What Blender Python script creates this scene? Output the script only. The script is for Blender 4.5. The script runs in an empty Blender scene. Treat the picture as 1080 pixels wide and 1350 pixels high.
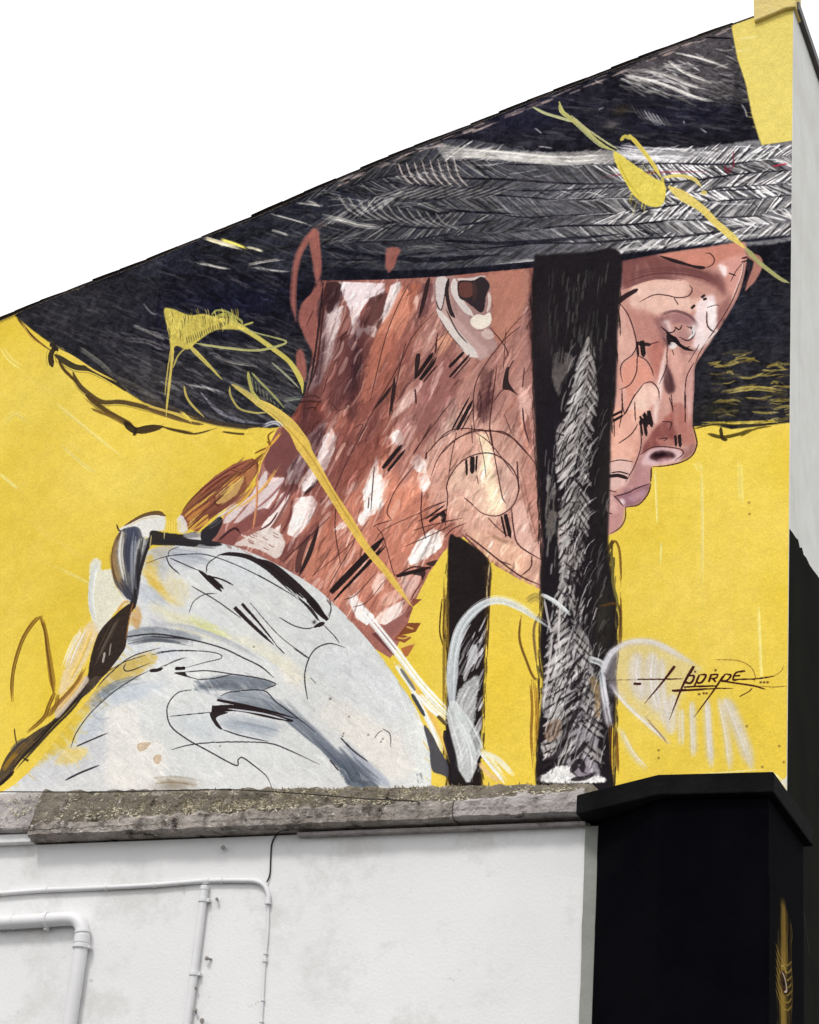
import bpy, bmesh, math, random
import numpy as np
from mathutils import Vector, Matrix

random.seed(11)
scene = bpy.context.scene
COL = scene.collection

# ------------------------------------------------------------------ camera, sky, sun, exposure
FOC, CW, CH = 3000., 1080., 1350.                     # focal length in pixels of the 1080 x 1350 photograph
YAW, PITCH, ROLL = math.radians(22.085), math.radians(24.129), math.radians(4.255)
EYE = np.array([0., -16., 1.65])
_f = np.array([-math.sin(YAW) * math.cos(PITCH), math.cos(YAW) * math.cos(PITCH), math.sin(PITCH)])
_r = np.array([math.cos(YAW), math.sin(YAW), 0.]); _u = np.cross(_r, _f)
_r, _u = math.cos(ROLL) * _r + math.sin(ROLL) * _u, -math.sin(ROLL) * _r + math.cos(ROLL) * _u
cam_data = bpy.data.cameras.new('camera')
cam = bpy.data.objects.new('camera', cam_data); COL.objects.link(cam)
cam.matrix_world = Matrix(((_r[0], _u[0], -_f[0], EYE[0]), (_r[1], _u[1], -_f[1], EYE[1]), (_r[2], _u[2], -_f[2], EYE[2]), (0, 0, 0, 1)))
cam_data.sensor_fit = 'VERTICAL'; cam_data.sensor_height = 24.; cam_data.lens = 24. * FOC / CH
cam_data.clip_start = .1; cam_data.clip_end = 2000.
scene.camera = cam

SUN_EL, SUN_AZ = math.radians(52), math.radians(-10)     # azimuth seen from the wall: from the front, to the left
world = bpy.data.worlds.new('World'); scene.world = world; world.use_nodes = True
wn, wl = world.node_tree.nodes, world.node_tree.links
wn.clear()
w_out = wn.new('ShaderNodeOutputWorld'); w_mix = wn.new('ShaderNodeMixShader'); w_mix.inputs[0].default_value = .86
w_sky = wn.new('ShaderNodeTexSky'); w_sky.sky_type = 'NISHITA'; w_sky.sun_disc = False
w_sky.sun_elevation = SUN_EL; w_sky.sun_rotation = math.pi + SUN_AZ; w_sky.dust_density = 4.
b_sky = wn.new('ShaderNodeBackground'); b_sky.inputs[1].default_value = .12; wl.new(w_sky.outputs[0], b_sky.inputs[0])
b_cld = wn.new('ShaderNodeBackground'); b_cld.inputs[1].default_value = 1.0           # closed white cloud
w_tc = wn.new('ShaderNodeTexCoord'); w_ns = wn.new('ShaderNodeTexNoise'); w_ns.inputs['Scale'].default_value = 2.2; w_ns.inputs['Detail'].default_value = 4
w_rp = wn.new('ShaderNodeValToRGB'); w_rp.color_ramp.elements[0].color = (.97, .98, 1., 1); w_rp.color_ramp.elements[1].color = (1.06, 1.05, 1.03, 1)
wl.new(w_tc.outputs['Generated'], w_ns.inputs['Vector']); wl.new(w_ns.outputs[0], w_rp.inputs[0]); wl.new(w_rp.outputs[0], b_cld.inputs[0])
wl.new(b_sky.outputs[0], w_mix.inputs[1]); wl.new(b_cld.outputs[0], w_mix.inputs[2]); wl.new(w_mix.outputs[0], w_out.inputs[0])

sun_d = bpy.data.lights.new('sun', 'SUN'); sun_d.energy = 1.2; sun_d.angle = math.radians(10); sun_d.color = (1., .965, .92)
sun = bpy.data.objects.new('sun', sun_d); COL.objects.link(sun); sun.location = (-10, -20, 25)
_sd = Vector((math.sin(SUN_AZ) * math.cos(SUN_EL), -math.cos(SUN_AZ) * math.cos(SUN_EL), math.sin(SUN_EL)))   # towards the sun
sun.rotation_euler = _sd.to_track_quat('Z', 'Y').to_euler()

vs = scene.view_settings
vs.view_transform = 'Standard'; vs.look = 'None'; vs.gamma = 1.; vs.use_curve_mapping = False; vs.exposure = .40


# ------------------------------------------------------------------ from the photograph to the place
def ray(px, py):
    return _r * ((px - CW / 2) / FOC) - _u * ((py - CH / 2) / FOC) + _f
def on_y(px, py, y):                                   # the point of a plane parallel to the painted wall
    d = ray(px, py); return EYE + d * ((y - EYE[1]) / d[1])
def on_x(px, py, x):
    d = ray(px, py); return EYE + d * ((x - EYE[0]) / d[0])


# ------------------------------------------------------------------ helpers
def tag(o, label=None, cat=None, group=None, kind=None):
    for k, v in (('label', label), ('category', cat), ('group', group), ('kind', kind)):
        if v: o[k] = v
    return o
def empty(name, loc):
    o = bpy.data.objects.new(name, None); COL.objects.link(o); o.location = loc; o.empty_display_size = .2
    return o
def link(name, me, mat=None, parent=None):
    o = bpy.data.objects.new(name, me); COL.objects.link(o)
    if mat and not me.materials: me.materials.append(mat)
    if parent is not None:
        o.parent = parent
        q = parent; off = Vector((0, 0, 0))
        while q is not None: off += q.location; q = q.parent
        o.location = -off
    return o
def from_bm(name, bm, mat, parent=None, smooth=False):
    me = bpy.data.meshes.new(name)
    bmesh.ops.recalc_face_normals(bm, faces=bm.faces)
    bm.to_mesh(me); bm.free()
    if smooth:
        for p in me.polygons: p.use_smooth = True
    return link(name, me, mat, parent)
def prism(bm, poly, off):
    """Extrude a planar polygon of 3-D points by a vector."""
    a = [bm.verts.new(p) for p in poly]; b = [bm.verts.new(Vector(p) + Vector(off)) for p in poly]
    bm.faces.new(a); bm.faces.new(b[::-1])
    for i in range(len(a)):
        j = (i + 1) % len(a); bm.faces.new((a[j], a[i], b[i], b[j]))
    return bm
def box(bm, lo, hi):
    return prism(bm, [(lo[0], lo[1], lo[2]), (hi[0], lo[1], lo[2]), (hi[0], lo[1], hi[2]), (lo[0], lo[1], hi[2])], (0, hi[1] - lo[1], 0))
def tube(bm, pts, rad, seg=14, cap=True):
    pts = [Vector(p) for p in pts]; rings = []
    ref = Vector((0, 1, 0))
    for i, p in enumerate(pts):
        t = ((pts[min(i + 1, len(pts) - 1)] - p).normalized() + (p - pts[max(i - 1, 0)]).normalized()).normalized()
        n = (ref - t * ref.dot(t)).normalized(); b = t.cross(n)
        r = rad[i] if hasattr(rad, '__len__') else rad
        rings.append([bm.verts.new(p + (n * math.cos(k * 2 * math.pi / seg) + b * math.sin(k * 2 * math.pi / seg)) * r) for k in range(seg)])
    for a, b in zip(rings, rings[1:]):
        for k in range(seg): bm.faces.new((a[k], a[(k + 1) % seg], b[(k + 1) % seg], b[k]))
    if cap: bm.faces.new(rings[0][::-1]); bm.faces.new(rings[-1])
    return bm
def smooth_path(pts, n=5):
    return [Vector(p) for p in Canvas.spline([tuple(p) for p in pts], False, n)]
def bevel(o, w, seg=2):
    m = o.modifiers.new('bevel', 'BEVEL'); m.width = w; m.segments = seg; m.limit_method = 'ANGLE'; m.angle_limit = math.radians(40)
    return o


def material(name, c0, c1, scale=3., detail=6., rough=.85, bump=.2, bscale=60., bdist=.006, spots=None, streak=None, third=None, spec=.3):
    """Two tones mixed by noise, optional blotches (colour, scale, threshold) and vertical runs, fine relief."""
    m = bpy.data.materials.new(name); m.use_nodes = True
    n, l = m.node_tree.nodes, m.node_tree.links
    b = n['Principled BSDF']; b.inputs['Roughness'].default_value = rough; b.inputs['Specular IOR Level'].default_value = spec
    tc = n.new('ShaderNodeTexCoord'); geo = n.new('ShaderNodeNewGeometry')
    def noise(sc, de=4., ro=.6, vec=None):
        t = n.new('ShaderNodeTexNoise'); t.inputs['Scale'].default_value = sc; t.inputs['Detail'].default_value = de; t.inputs['Roughness'].default_value = ro
        l.new(vec or geo.outputs['Position'], t.inputs['Vector']); return t.outputs[0]
    def ramp(src, a, z):
        r = n.new('ShaderNodeMapRange'); r.inputs[1].default_value = a; r.inputs[2].default_value = z; l.new(src, r.inputs[0]); return r.outputs[0]
    def mix(f, a, z):
        x = n.new('ShaderNodeMix'); x.data_type = 'RGBA'
        if f is not None: l.new(f, x.inputs[0])
        for s, i in ((a, 6), (z, 7)):
            if isinstance(s, tuple): x.inputs[i].default_value = (*s, 1)
            else: l.new(s, x.inputs[i])
        return x.outputs[2]
    c = mix(ramp(noise(scale, detail), .32, .68), c0, c1)
    if third: c = mix(ramp(noise(third[1], 8., .7), third[2], third[2] + .12), c, third[0])
    if streak:
        mp = n.new('ShaderNodeMapping'); mp.inputs['Scale'].default_value = (streak[1], streak[1], streak[1] * .06); l.new(geo.outputs['Position'], mp.inputs[0])
        c = mix(ramp(noise(1., 5., .65, mp.outputs[0]), streak[2], streak[2] + .25), c, streak[0])
    if spots: c = mix(ramp(noise(spots[1], 5., .7), spots[2], spots[2] + .06), c, spots[0])
    l.new(c, b.inputs['Base Color'])
    if bump:
        bp = n.new('ShaderNodeBump'); bp.inputs['Strength'].default_value = bump; bp.inputs['Distance'].default_value = bdist
        l.new(noise(bscale, 8., .65), bp.inputs['Height']); l.new(bp.outputs[0], b.inputs['Normal'])
    return m


M = {}
M['white'] = material('white_wall_paint', (.79, .79, .79), (.74, .74, .745), 1.3, 8, .85, .35, 38, .01, third=((.66, .655, .645), 1.7, .52), spots=((.50, .485, .46), 8., .68))
M['cream'] = material('cream_side_paint', (.88, .875, .83), (.76, .75, .70), 2.6, 9, .9, .3, 30, .01, spots=((.62, .60, .55), 5., .66))
M['black'] = material('black_wall_paint', (.0018, .0018, .003), (.0035, .0035, .005), 1.6, 6, 1., .3, 30, .008, spec=.02)
M['black_side'] = material('weathered_black_paint', (.005, .005, .003), (.010, .0095, .006), 2., 7, 1., .35, 26, .01, spec=.05)
M['black_stone'] = material('black_coping_paint', (.0035, .0035, .004), (.009, .009, .009), 3., 9, .95, .8, 24, .015, spec=.08, spots=((.025, .025, .024), 14., .66))
M['concrete'] = material('weathered_concrete', (.52, .47, .43), (.27, .235, .205), 4.5, 9, .95, 1., 24, .05, third=((.04, .03, .023), 6., .53), streak=((.10, .08, .065), 9., .52), spots=((.66, .62, .55), 16., .59))
M['concrete_pale'] = material('pale_concrete', (.52, .48, .47), (.34, .31, .30), 4., 9, .95, 1., 26, .035, third=((.08, .06, .05), 8., .58), streak=((.14, .11, .095), 9., .54))
M['mossy'] = material('mossy_concrete', (.27, .235, .19), (.13, .11, .085), 7., 9, 1., 1., 26, .05, third=((.035, .028, .02), 8., .54), spots=((.55, .51, .42), 18., .6))
M['moss'] = material('dry_moss', (.70, .65, .52), (.30, .25, .16), 55., 4, 1., 0)
M['pipe'] = material('painted_pipe', (.74, .74, .75), (.68, .68, .69), 3., 5, .5, .12, 60, .003, spots=((.5, .49, .47), 14., .72), spec=.5)
M['strip'] = material('grey_render_strip', (.30, .31, .28), (.22, .23, .205), 3., 8, .9, .5, 30, .01, streak=((.46, .46, .43), 8., .58))
M['cable'] = material('black_cable', (.012, .011, .011), (.022, .02, .02), 8., 3, .6, 0)
M['slate'] = material('dark_slate', (.035, .030, .032), (.065, .052, .050), 6., 6, .7, .5, 30, .008)
M['verge'] = material('verge_mortar', (.16, .10, .085), (.08, .06, .055), 6., 6, .9, .6, 30, .012)
M['cap'] = material('yellow_painted_stone', (.78, .62, .20), (.70, .56, .22), 3., 7, .85, .7, 18, .02, spots=((.20, .19, .07), 6., .63), third=((.80, .72, .42), 4., .56))
M['gutter'] = material('dark_gutter_metal', (.045, .035, .035), (.07, .055, .05), 5., 4, .5, .1, 40, .003, spec=.5)
M['asphalt'] = material('asphalt', (.055, .055, .056), (.075, .073, .07), 2., 8, .95, .6, 80, .01)
M['steel'] = material('rusty_steel', (.34, .33, .32), (.22, .19, .17), 20., 5, .6, .2, 60, .003)
# ------------------------------------------------------------------ the wall painting, brushed stroke by stroke
class Canvas:
    """A paint layer in wall space.  Points come in drawing units, T turns them into texels, K texels per unit."""
    def __init__(s, W, H, T, K, seed=7):
        s.W, s.H, s.T, s.K = W, H, T, K
        s.a = np.zeros((H, W, 3), np.float32)
        s.rng = np.random.default_rng(seed)
        s.clip = None
        s.grain = s.noise(3) * .5 + s.noise(9) * .3 + s.noise(40) * .2
        s.fine = s.rng.random((H, W), dtype=np.float32)

    def noise(s, cell):
        h, w = int(s.H / cell) + 3, int(s.W / cell) + 3
        g = s.rng.random((h, w), dtype=np.float32)
        y = np.arange(s.H) / cell; x = np.arange(s.W) / cell
        yi = y.astype(int); xi = x.astype(int)
        fy = (y - yi)[:, None].astype(np.float32); fx = (x - xi)[None].astype(np.float32)
        fy = fy * fy * (3 - 2 * fy); fx = fx * fx * (3 - 2 * fx)
        a = g[yi][:, xi]; b = g[yi][:, xi + 1]; c = g[yi + 1][:, xi]; d = g[yi + 1][:, xi + 1]
        return (a * (1 - fx) + b * fx) * (1 - fy) + (c * (1 - fx) + d * fx) * fy

    @staticmethod
    def spline(p, closed, n=6):
        p = np.asarray(p, float)
        if len(p) < 3: 
            return p
        q = np.vstack([p[-1], p, p[0], p[1]]) if closed else np.vstack([2 * p[0] - p[1], p, 2 * p[-1] - p[-2]])
        m = len(p) if closed else len(p) - 1
        t = np.linspace(0, 1, n, endpoint=False)[:, None]
        out = []
        for i in range(m):
            a, b, c, d = q[i], q[i + 1], q[i + 2], q[i + 3]
            out.append(.5 * (2 * b + (c - a) * t + (2 * a - 5 * b + 4 * c - d) * t * t + (3 * b - a - 3 * c + d) * t ** 3))
        out = np.vstack(out)
        return out if closed else np.vstack([out, p[-1]])

    def mask(s, P, pad=0):
        """P: texel polygon -> (y0, y1, x0, x1, mask)."""
        x0 = max(int(P[:, 0].min()) - pad - 1, 0); x1 = min(int(P[:, 0].max()) + pad + 2, s.W)
        y0 = max(int(P[:, 1].min()) - pad - 1, 0); y1 = min(int(P[:, 1].max()) + pad + 2, s.H)
        if x1 <= x0 or y1 <= y0: return None
        cr = np.zeros((y1 - y0, x1 - x0 + 1), np.int16)
        A = P; B = np.roll(P, -1, 0)
        for (ax, ay), (bx, by) in zip(A, B):
            if ay == by: continue
            if ay > by: ax, ay, bx, by = bx, by, ax, ay
            r0 = max(math.ceil(ay - .5), y0); r1 = min(math.ceil(by - .5), y1)
            if r1 <= r0: continue
            r = np.arange(r0, r1)
            x = ax + (r + .5 - ay) * (bx - ax) / (by - ay)
            c = np.clip(np.ceil(x - .5).astype(int) - x0, 0, x1 - x0)
            np.add.at(cr, (r - y0, c), 1)
        return y0, y1, x0, x1, (np.cumsum(cr, 1)[:, :-1] % 2).astype(np.float32)

    @staticmethod
    def blur(m, r):
        r = int(r)
        if r < 1: return m
        for ax in (0, 1, 0, 1):
            k = 2 * r + 1
            pad = [(0, 0), (0, 0)]; pad[ax] = (r + 1, r)
            c = np.cumsum(np.pad(m, pad, mode='edge'), ax)
            m = (c[k:] - c[:-k]) / k if ax == 0 else (c[:, k:] - c[:, :-k]) / k
        return m

    def put(s, box, m, col, alpha, grain, tooth):
        y0, y1, x0, x1 = box
        if s.clip is not None: m = m * s.clip[y0:y1, x0:x1]
        if tooth: m = m * np.clip((s.grain[y0:y1, x0:x1] - tooth * .6) * 6 + .5, 0, 1)
        m = (m * alpha)[..., None]
        if callable(col):
            yy, xx = np.mgrid[y0:y1, x0:x1]
            c = col(xx, yy)
        else:
            c = np.asarray(col, np.float32)[None, None]
        if grain: c = c * (1 + grain * (s.grain[y0:y1, x0:x1, None] - .5) * 2)
        s.a[y0:y1, x0:x1] += (c - s.a[y0:y1, x0:x1]) * m

    def fill(s, pts, col, alpha=1., soft=0, grain=.06, tooth=0, curve=True, keep=False):
        P = s.T(np.asarray(s.spline(pts, True) if curve else pts, float))
        r = soft * s.K
        R = s.mask(P, int(r * 2.2))
        if R is None: return None
        y0, y1, x0, x1, m = R
        m = s.blur(m, r)
        if soft >= .5 and not keep:                        # the edge breaks up with the tooth of the wall
            g = s.grain[y0:y1, x0:x1] - .5
            m = np.clip(.5 + (m - .5) * (1.0 + 1.2 / (1 + soft)) + g * 1.5 * 4 * m * (1 - m), 0, 1)
        s.put((y0, y1, x0, x1), m, col, alpha, grain, tooth)
        if keep:
            f = np.zeros((s.H, s.W), np.float32); f[y0:y1, x0:x1] = m
            return f

    def brushy(s, pts, col, n=14, w=2.2, alpha=.5, var=.07, reach=.55):
        """Bristle marks along a patch's long axis, so that it reads as a few pulls of the brush."""
        p = np.asarray(pts, float); c0 = p.mean(0); q = p - c0
        ev, vec = np.linalg.eigh(q.T @ q); ax = vec[:, 1]; ac = vec[:, 0]
        la = np.abs(q @ ax).max(); lc = np.abs(q @ ac).max(); col = np.asarray(col, np.float32)
        for i in range(n):
            o = (s.rng.random() * 2 - 1) * .8; t = (s.rng.random() * 2 - 1) * .6
            L = la * reach * (.4 + s.rng.random()) * math.sqrt(max(.05, 1 - o * o))
            m = c0 + ac * lc * o + ax * la * t * (1 - abs(o) * .5); k = ac * lc * .12 * s.rng.normal()
            s.stroke([m - ax * L, m + k, m + ax * L], w * (.3 + s.rng.random()), np.clip(col * (1 + var * s.rng.normal()), 0, 250), alpha * (.4 + .6 * s.rng.random()), n=4, ends=(.15, .1))

    def work(s, box, d, n, L, w, jit, alpha, drop=None):
        """Go over an area again: short pulls that pick up the paint already there, a shade lighter or darker."""
        x0, y0, x1, y1 = box; d = np.array(d, float); d /= np.hypot(*d)
        for i in range(n):
            p = np.array([x0 + (x1 - x0) * s.rng.random(), y0 + (y1 - y0) * s.rng.random()])
            if drop and drop(p): continue
            q = s.T(p[None])[0].astype(int)
            if not (0 <= q[0] < s.W and 0 <= q[1] < s.H): continue
            c = s.a[q[1], q[0]].copy()
            if c[0] > 200 and c[2] < 130: k = jit * .25
            else: k = jit
            t = s.rng.normal() * k
            c = np.clip(c * (1 + t) + t * 18, 6, 246)
            an = .16 * s.rng.normal(); dd = np.array([d[0] * math.cos(an) - d[1] * math.sin(an), d[0] * math.sin(an) + d[1] * math.cos(an)])
            l = L * (.35 + s.rng.random()); b = np.array([-dd[1], dd[0]]) * l * .12 * s.rng.normal()
            s.stroke([p - dd * l / 2, p + b, p + dd * l / 2], w * (.35 + s.rng.random()), c, alpha * (.5 + .5 * s.rng.random()), n=3, ends=(.2, .1), grain=0)

    def soften(s, box, r, amount=1.):
        p = s.T(np.array([[box[0], box[1]], [box[2], box[3]], [box[0], box[3]], [box[2], box[1]]], float))
        x0, x1 = max(int(p[:, 0].min()), 0), min(int(p[:, 0].max()), s.W); y0, y1 = max(int(p[:, 1].min()), 0), min(int(p[:, 1].max()), s.H)
        q = s.a[y0:y1, x0:x1]; k = np.full(q.shape[:2], amount, np.float32)
        if s.clip is not None: k = k * s.clip[y0:y1, x0:x1]
        b = np.stack([s.blur(q[..., i], r * s.K) for i in range(3)], -1)
        q += (b - q) * k[..., None]

    def grade(s, box, sat, mul, contrast=1., pivot=130.):
        p = s.T(np.array([[box[0], box[1]], [box[2], box[3]], [box[0], box[3]], [box[2], box[1]]], float))
        x0, x1 = max(int(p[:, 0].min()), 0), min(int(p[:, 0].max()), s.W); y0, y1 = max(int(p[:, 1].min()), 0), min(int(p[:, 1].max()), s.H)
        q = s.a[y0:y1, x0:x1]; k = s.clip[y0:y1, x0:x1, None] if s.clip is not None else 1.
        g = q.mean(-1, keepdims=True)
        t = (g + (q - g) * sat) * np.asarray(mul, np.float32)
        t = pivot + (t - pivot) * contrast
        q += (np.clip(t, 4, 248) - q) * k

    def grad(s, p0, p1, c0, c1):
        a = s.T(np.array([p0, p1], float)); d = a[1] - a[0]; L = d @ d
        c0 = np.asarray(c0, np.float32); c1 = np.asarray(c1, np.float32)
        def f(x, y):
            t = np.clip(((x - a[0, 0]) * d[0] + (y - a[0, 1]) * d[1]) / L, 0, 1)[..., None].astype(np.float32)
            t = t * t * (3 - 2 * t)
            return c0 + (c1 - c0) * t
        return f

    def stroke(s, pts, w, col, alpha=1., soft=0, ends=(.3, .2), grain=.05, tooth=0, n=6):
        p = s.spline(pts, False, n)
        if len(p) == 2: p = np.vstack([p[0] + (p[1] - p[0]) * t for t in (0, .15, .5, .85, 1)])
        P = s.T(p)
        d = np.gradient(P, axis=0); L = np.hypot(d[:, 0], d[:, 1]) + 1e-6
        nrm = np.stack([-d[:, 1] / L, d[:, 0] / L], 1)
        u = np.linspace(0, 1, len(P))
        W = np.interp(u, np.linspace(0, 1, len(w)), w) if hasattr(w, '__len__') else np.full(len(P), float(w))
        W = W * np.clip(ends[0] + (1 - ends[0]) * u / .12, 0, 1) * np.clip(ends[1] + (1 - ends[1]) * (1 - u) / .18, 0, 1)
        W = np.maximum(W * s.K / 2, .55)[:, None]
        poly = np.vstack([P + nrm * W, (P - nrm * W)[::-1]])
        r = soft * s.K
        R = s.mask(poly, int(r * 2.2))
        if R is None: return
        y0, y1, x0, x1, m = R
        if r >= 1: m = s.blur(m, r)
        s.put((y0, y1, x0, x1), m, col, alpha, grain, tooth)

    def dry(s, pts, w, col, n=8, alpha=.6, bw=1.2, var=.18, ragged=.18):
        """A dry brush: n bristles side by side, each with its own tone, start and end."""
        p = s.spline(pts, False, 6)
        if len(p) == 2: p = np.vstack([p[0] + (p[1] - p[0]) * t for t in (0, .2, .4, .6, .8, 1)])
        d = np.gradient(p, axis=0); L = np.hypot(d[:, 0], d[:, 1]) + 1e-6
        nrm = np.stack([-d[:, 1] / L, d[:, 0] / L], 1)
        col = np.asarray(col, np.float32)
        for i in range(n):
            o = (s.rng.random() - .5) * w
            k0 = int(len(p) * s.rng.random() * ragged); k1 = len(p) - int(len(p) * s.rng.random() * ragged)
            if k1 - k0 < 3: continue
            s.stroke((p + nrm * o)[k0:k1:2] if k1 - k0 > 8 else (p + nrm * o)[k0:k1], bw * (.5 + s.rng.random()),
                     np.clip(col * (1 + var * (s.rng.random() * 2 - 1)), 0, 255), alpha * (.5 + .5 * s.rng.random()), n=3)

    def ink(s, pts, w=1.2, col=(38, 26, 26), alpha=.92, ends=(.5, .35)):
        s.stroke(pts, w * .88, col, alpha, ends=ends, grain=0, tooth=.14)

    def bars(s, a, b, ws, gap, col=(30, 22, 24), curve=0.):
        """Parallel hard bars from a to b (the black speed lines of the figure)."""
        a = np.array(a, float); b = np.array(b, float); d = b - a; n = np.array([-d[1], d[0]]) / np.hypot(*d)
        o = 0
        for i, w in enumerate(ws):
            m = (a + b) / 2 + n * (o + curve)
            k = .04 * i
            s.stroke([a + n * o + d * k, m, b + n * o - d * k * 1.5], w, col, .95, ends=(.75, .3))
            o += w / 2 + gap + (ws[i + 1] / 2 if i + 1 < len(ws) else 0)

    def spray(s, x, y, rx, ry, col, alpha=.5, rot=0.):
        c = s.T(np.array([[x, y]], float))[0]; R = max(rx, ry) * s.K * 1.6
        x0, x1 = max(int(c[0] - R), 0), min(int(c[0] + R), s.W); y0, y1 = max(int(c[1] - R), 0), min(int(c[1] + R), s.H)
        if x1 <= x0 or y1 <= y0: return
        yy, xx = np.mgrid[y0:y1, x0:x1].astype(np.float32)
        dx, dy = (xx - c[0]) / s.K, (yy - c[1]) / s.K
        cs, sn = math.cos(rot), math.sin(rot)
        q = ((dx * cs + dy * sn) / rx) ** 2 + ((-dx * sn + dy * cs) / ry) ** 2
        s.put((y0, y1, x0, x1), np.exp(-q * 2.0) * (q < 2.4), col, alpha, .05, 0)

    def streaks(s, box, d, n, L, w, cols, alpha=.4, bend=.1):
        x0, y0, x1, y1 = box
        d = np.array(d, float); d /= np.hypot(*d); nn = np.array([-d[1], d[0]])
        for i in range(n):
            p = np.array([x0 + (x1 - x0) * s.rng.random(), y0 + (y1 - y0) * s.rng.random()])
            l = L * (.4 + s.rng.random()); b = nn * l * bend * (s.rng.random() * 2 - 1)
            c = cols[s.rng.integers(len(cols))]
            s.stroke([p, p + d * l / 2 + b, p + d * l], w * (.4 + s.rng.random()), c, alpha * (.4 + .6 * s.rng.random()), n=4, ends=(.2, .1))


def tile(ox, oy, z=1080 / 260):
    """Sketch tiles: points noted on an enlarged detail of the drawing."""
    def f(*v):
        return [(ox + v[i] / z, oy + v[i + 1] / z) for i in range(0, len(v), 2)]
    return f


def P2(*v):
    return [(v[i], v[i + 1]) for i in range(0, len(v), 2)]
def paint_mural(c):
    A = tile(790, 300); B = tile(760, 520); C = tile(540, 340); D = tile(540, 560); E = tile(340, 340); F = tile(340, 560)
    G = tile(0, 340); H = tile(190, 360); I = tile(190, 200); J = tile(400, 160); M = tile(580, 80); N = tile(790, 20)
    O = tile(790, 140); Pc = tile(140, 560); Q = tile(0, 660); R = tile(0, 800); S = tile(200, 790); U = tile(370, 790)
    V = tile(560, 780); Wt = tile(790, 800); X = tile(680, 560, 935 / 180)
    rng = c.rng
    YEL = (230, 201, 80); INK = (34, 25, 27); NAVY = (33, 32, 38); WHT = (232, 231, 230)
    # ---- yellow ground, rolled on unevenly
    c.a[:] = np.array(YEL, np.float32)
    n1, n2 = c.noise(150)[..., None], c.noise(34)[..., None]
    c.a += (n1 - .5) * np.array((7, 9, 22)) + (n2 - .5) * np.array((3, 4, 9)) + (c.grain[..., None] - .5) * np.array((8, 9, 14))
    c.fill(P2(970, 20, 1060, -20, 1060, 210, 985, 200, 975, 100), (230, 213, 124), .75, soft=6)
    c.spray(70, 520, 130, 90, (231, 208, 98), .5); c.spray(1000, 980, 90, 70, (228, 196, 66), .5); c.spray(660, 900, 60, 120, (229, 196, 62), .7)
    c.spray(170, 640, 110, 70, (232, 210, 104), .4); c.spray(960, 640, 70, 60, (230, 206, 88), .5)
    c.streaks((-100, 430, 240, 900), (1, .62), 60, 90, 5, [(236, 216, 124), (224, 194, 70)], .16)
    c.streaks((850, 570, 1040, 1020), (.05, 1), 50, 120, 6, [(234, 212, 106), (224, 194, 68)], .16)
    for p, w in ((P2(72, 530, 110, 562, 165, 606), 4), (P2(0, 455, 14, 475, 30, 486), 7), (P2(5, 560, 20, 545, 40, 556), 8),
                 (P2(80, 585, 110, 612, 128, 624), 5), (P2(60, 740, 120, 770, 150, 782), 3), (P2(0, 625, 24, 645), 4),
                 (P2(925, 612, 927, 690, 926, 790), 3), (P2(976, 606, 977, 640, 979, 668), 7), (P2(865, 620, 868, 690), 4),
                 (P2(918, 610, 924, 622), 8), (P2(872, 715, 871, 745), 4), (P2(1000, 800, 1004, 900), 4), (P2(975, 52, 1000, 48), 4), (P2(885, 70, 990, 66), 3)):
        c.dry(p, w, (242, 228, 160), 6, .35, 1.4)
    # ---- hat: dark mass
    hat = P2(20, 416, 60, 390, 190, 335, 440, 225, 700, 115, 962, 20, 966, 45, 972, 78, 983, 110, 991, 150, 1000, 180, 1004, 192,
             1046, 186, 1060, 186, 1060, 560, 1042, 557, 1004, 562, 965, 566, 940, 560, 914, 563, 800, 560, 700, 560, 420, 560, 372, 566,
             330, 566, 285, 560, 240, 548, 190, 531, 142, 500, 104, 475, 66, 452, 44, 436)
    hm = c.fill(hat, NAVY, 1, soft=.8, grain=.14, curve=False, keep=True)
    c.clip = hm
    c.spray(300, 400, 170, 60, (30, 31, 47), .8); c.spray(90, 410, 90, 40, (48, 47, 50), .6); c.spray(700, 150, 120, 45, (42, 42, 58), .7)
    c.spray(900, 150, 120, 40, (38, 38, 52), .7); c.spray(760, 400, 80, 70, (20, 19, 26), .9); c.spray(980, 420, 70, 60, (31, 32, 44), .9)
    c.streaks((20, 330, 420, 560), (1, .42), 260, 60, 3, [(62, 60, 62), (26, 26, 32), (76, 72, 70), (40, 40, 52)], .4); c.streaks((120, 430, 390, 560), (1, .5), 150, 46, 3.4, [(104, 102, 104), (84, 80, 80), (24, 24, 28), (122, 118, 116)], .36); c.spray(200, 500, 90, 30, (82, 78, 76), .35, .45)
    c.streaks((600, 60, 1000, 195), (1, .1), 160, 50, 3, [(52, 52, 64), (28, 28, 36), (62, 58, 62)], .3)
    # brim plait: rows of slanted straw, chevrons opening to the right
    xs = np.array([180, 250, 300, 380, 440, 500, 600, 700, 800, 900, 1060.])
    Tt = np.array([346, 322, 302, 264, 238, 212, 184, 199, 200, 197, 190.]); Bt = np.array([366, 362, 360, 358, 358, 358, 354, 347, 338, 326, 309.])
    Ty = lambda x: float(np.interp(x, xs, Tt)); By = lambda x: float(np.interp(x, xs, Bt))
    def lum(x, r):
        b = np.interp(x, [180, 300, 380, 420, 560, 640, 740, 830, 920, 1060], [28, 50, 82, 106, 116, 108, 124, 180, 222, 232])
        return b * (1.06 - .45 * r if x < 720 else 1.0) * (.86 if r > .93 else 1)
    brim = [(x, Ty(x)) for x in xs] + [(x, By(x)) for x in xs[::-1]]
    c.fill(brim, c.grad((330, 300), (1000, 260), (40, 41, 50), (108, 107, 110)), .95, soft=2, grain=.2)
    cuts = [0, .14, .3, .44, .58, .72, .86, 1.]
    wob = [rng.random() * 6 for _ in cuts]
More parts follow.
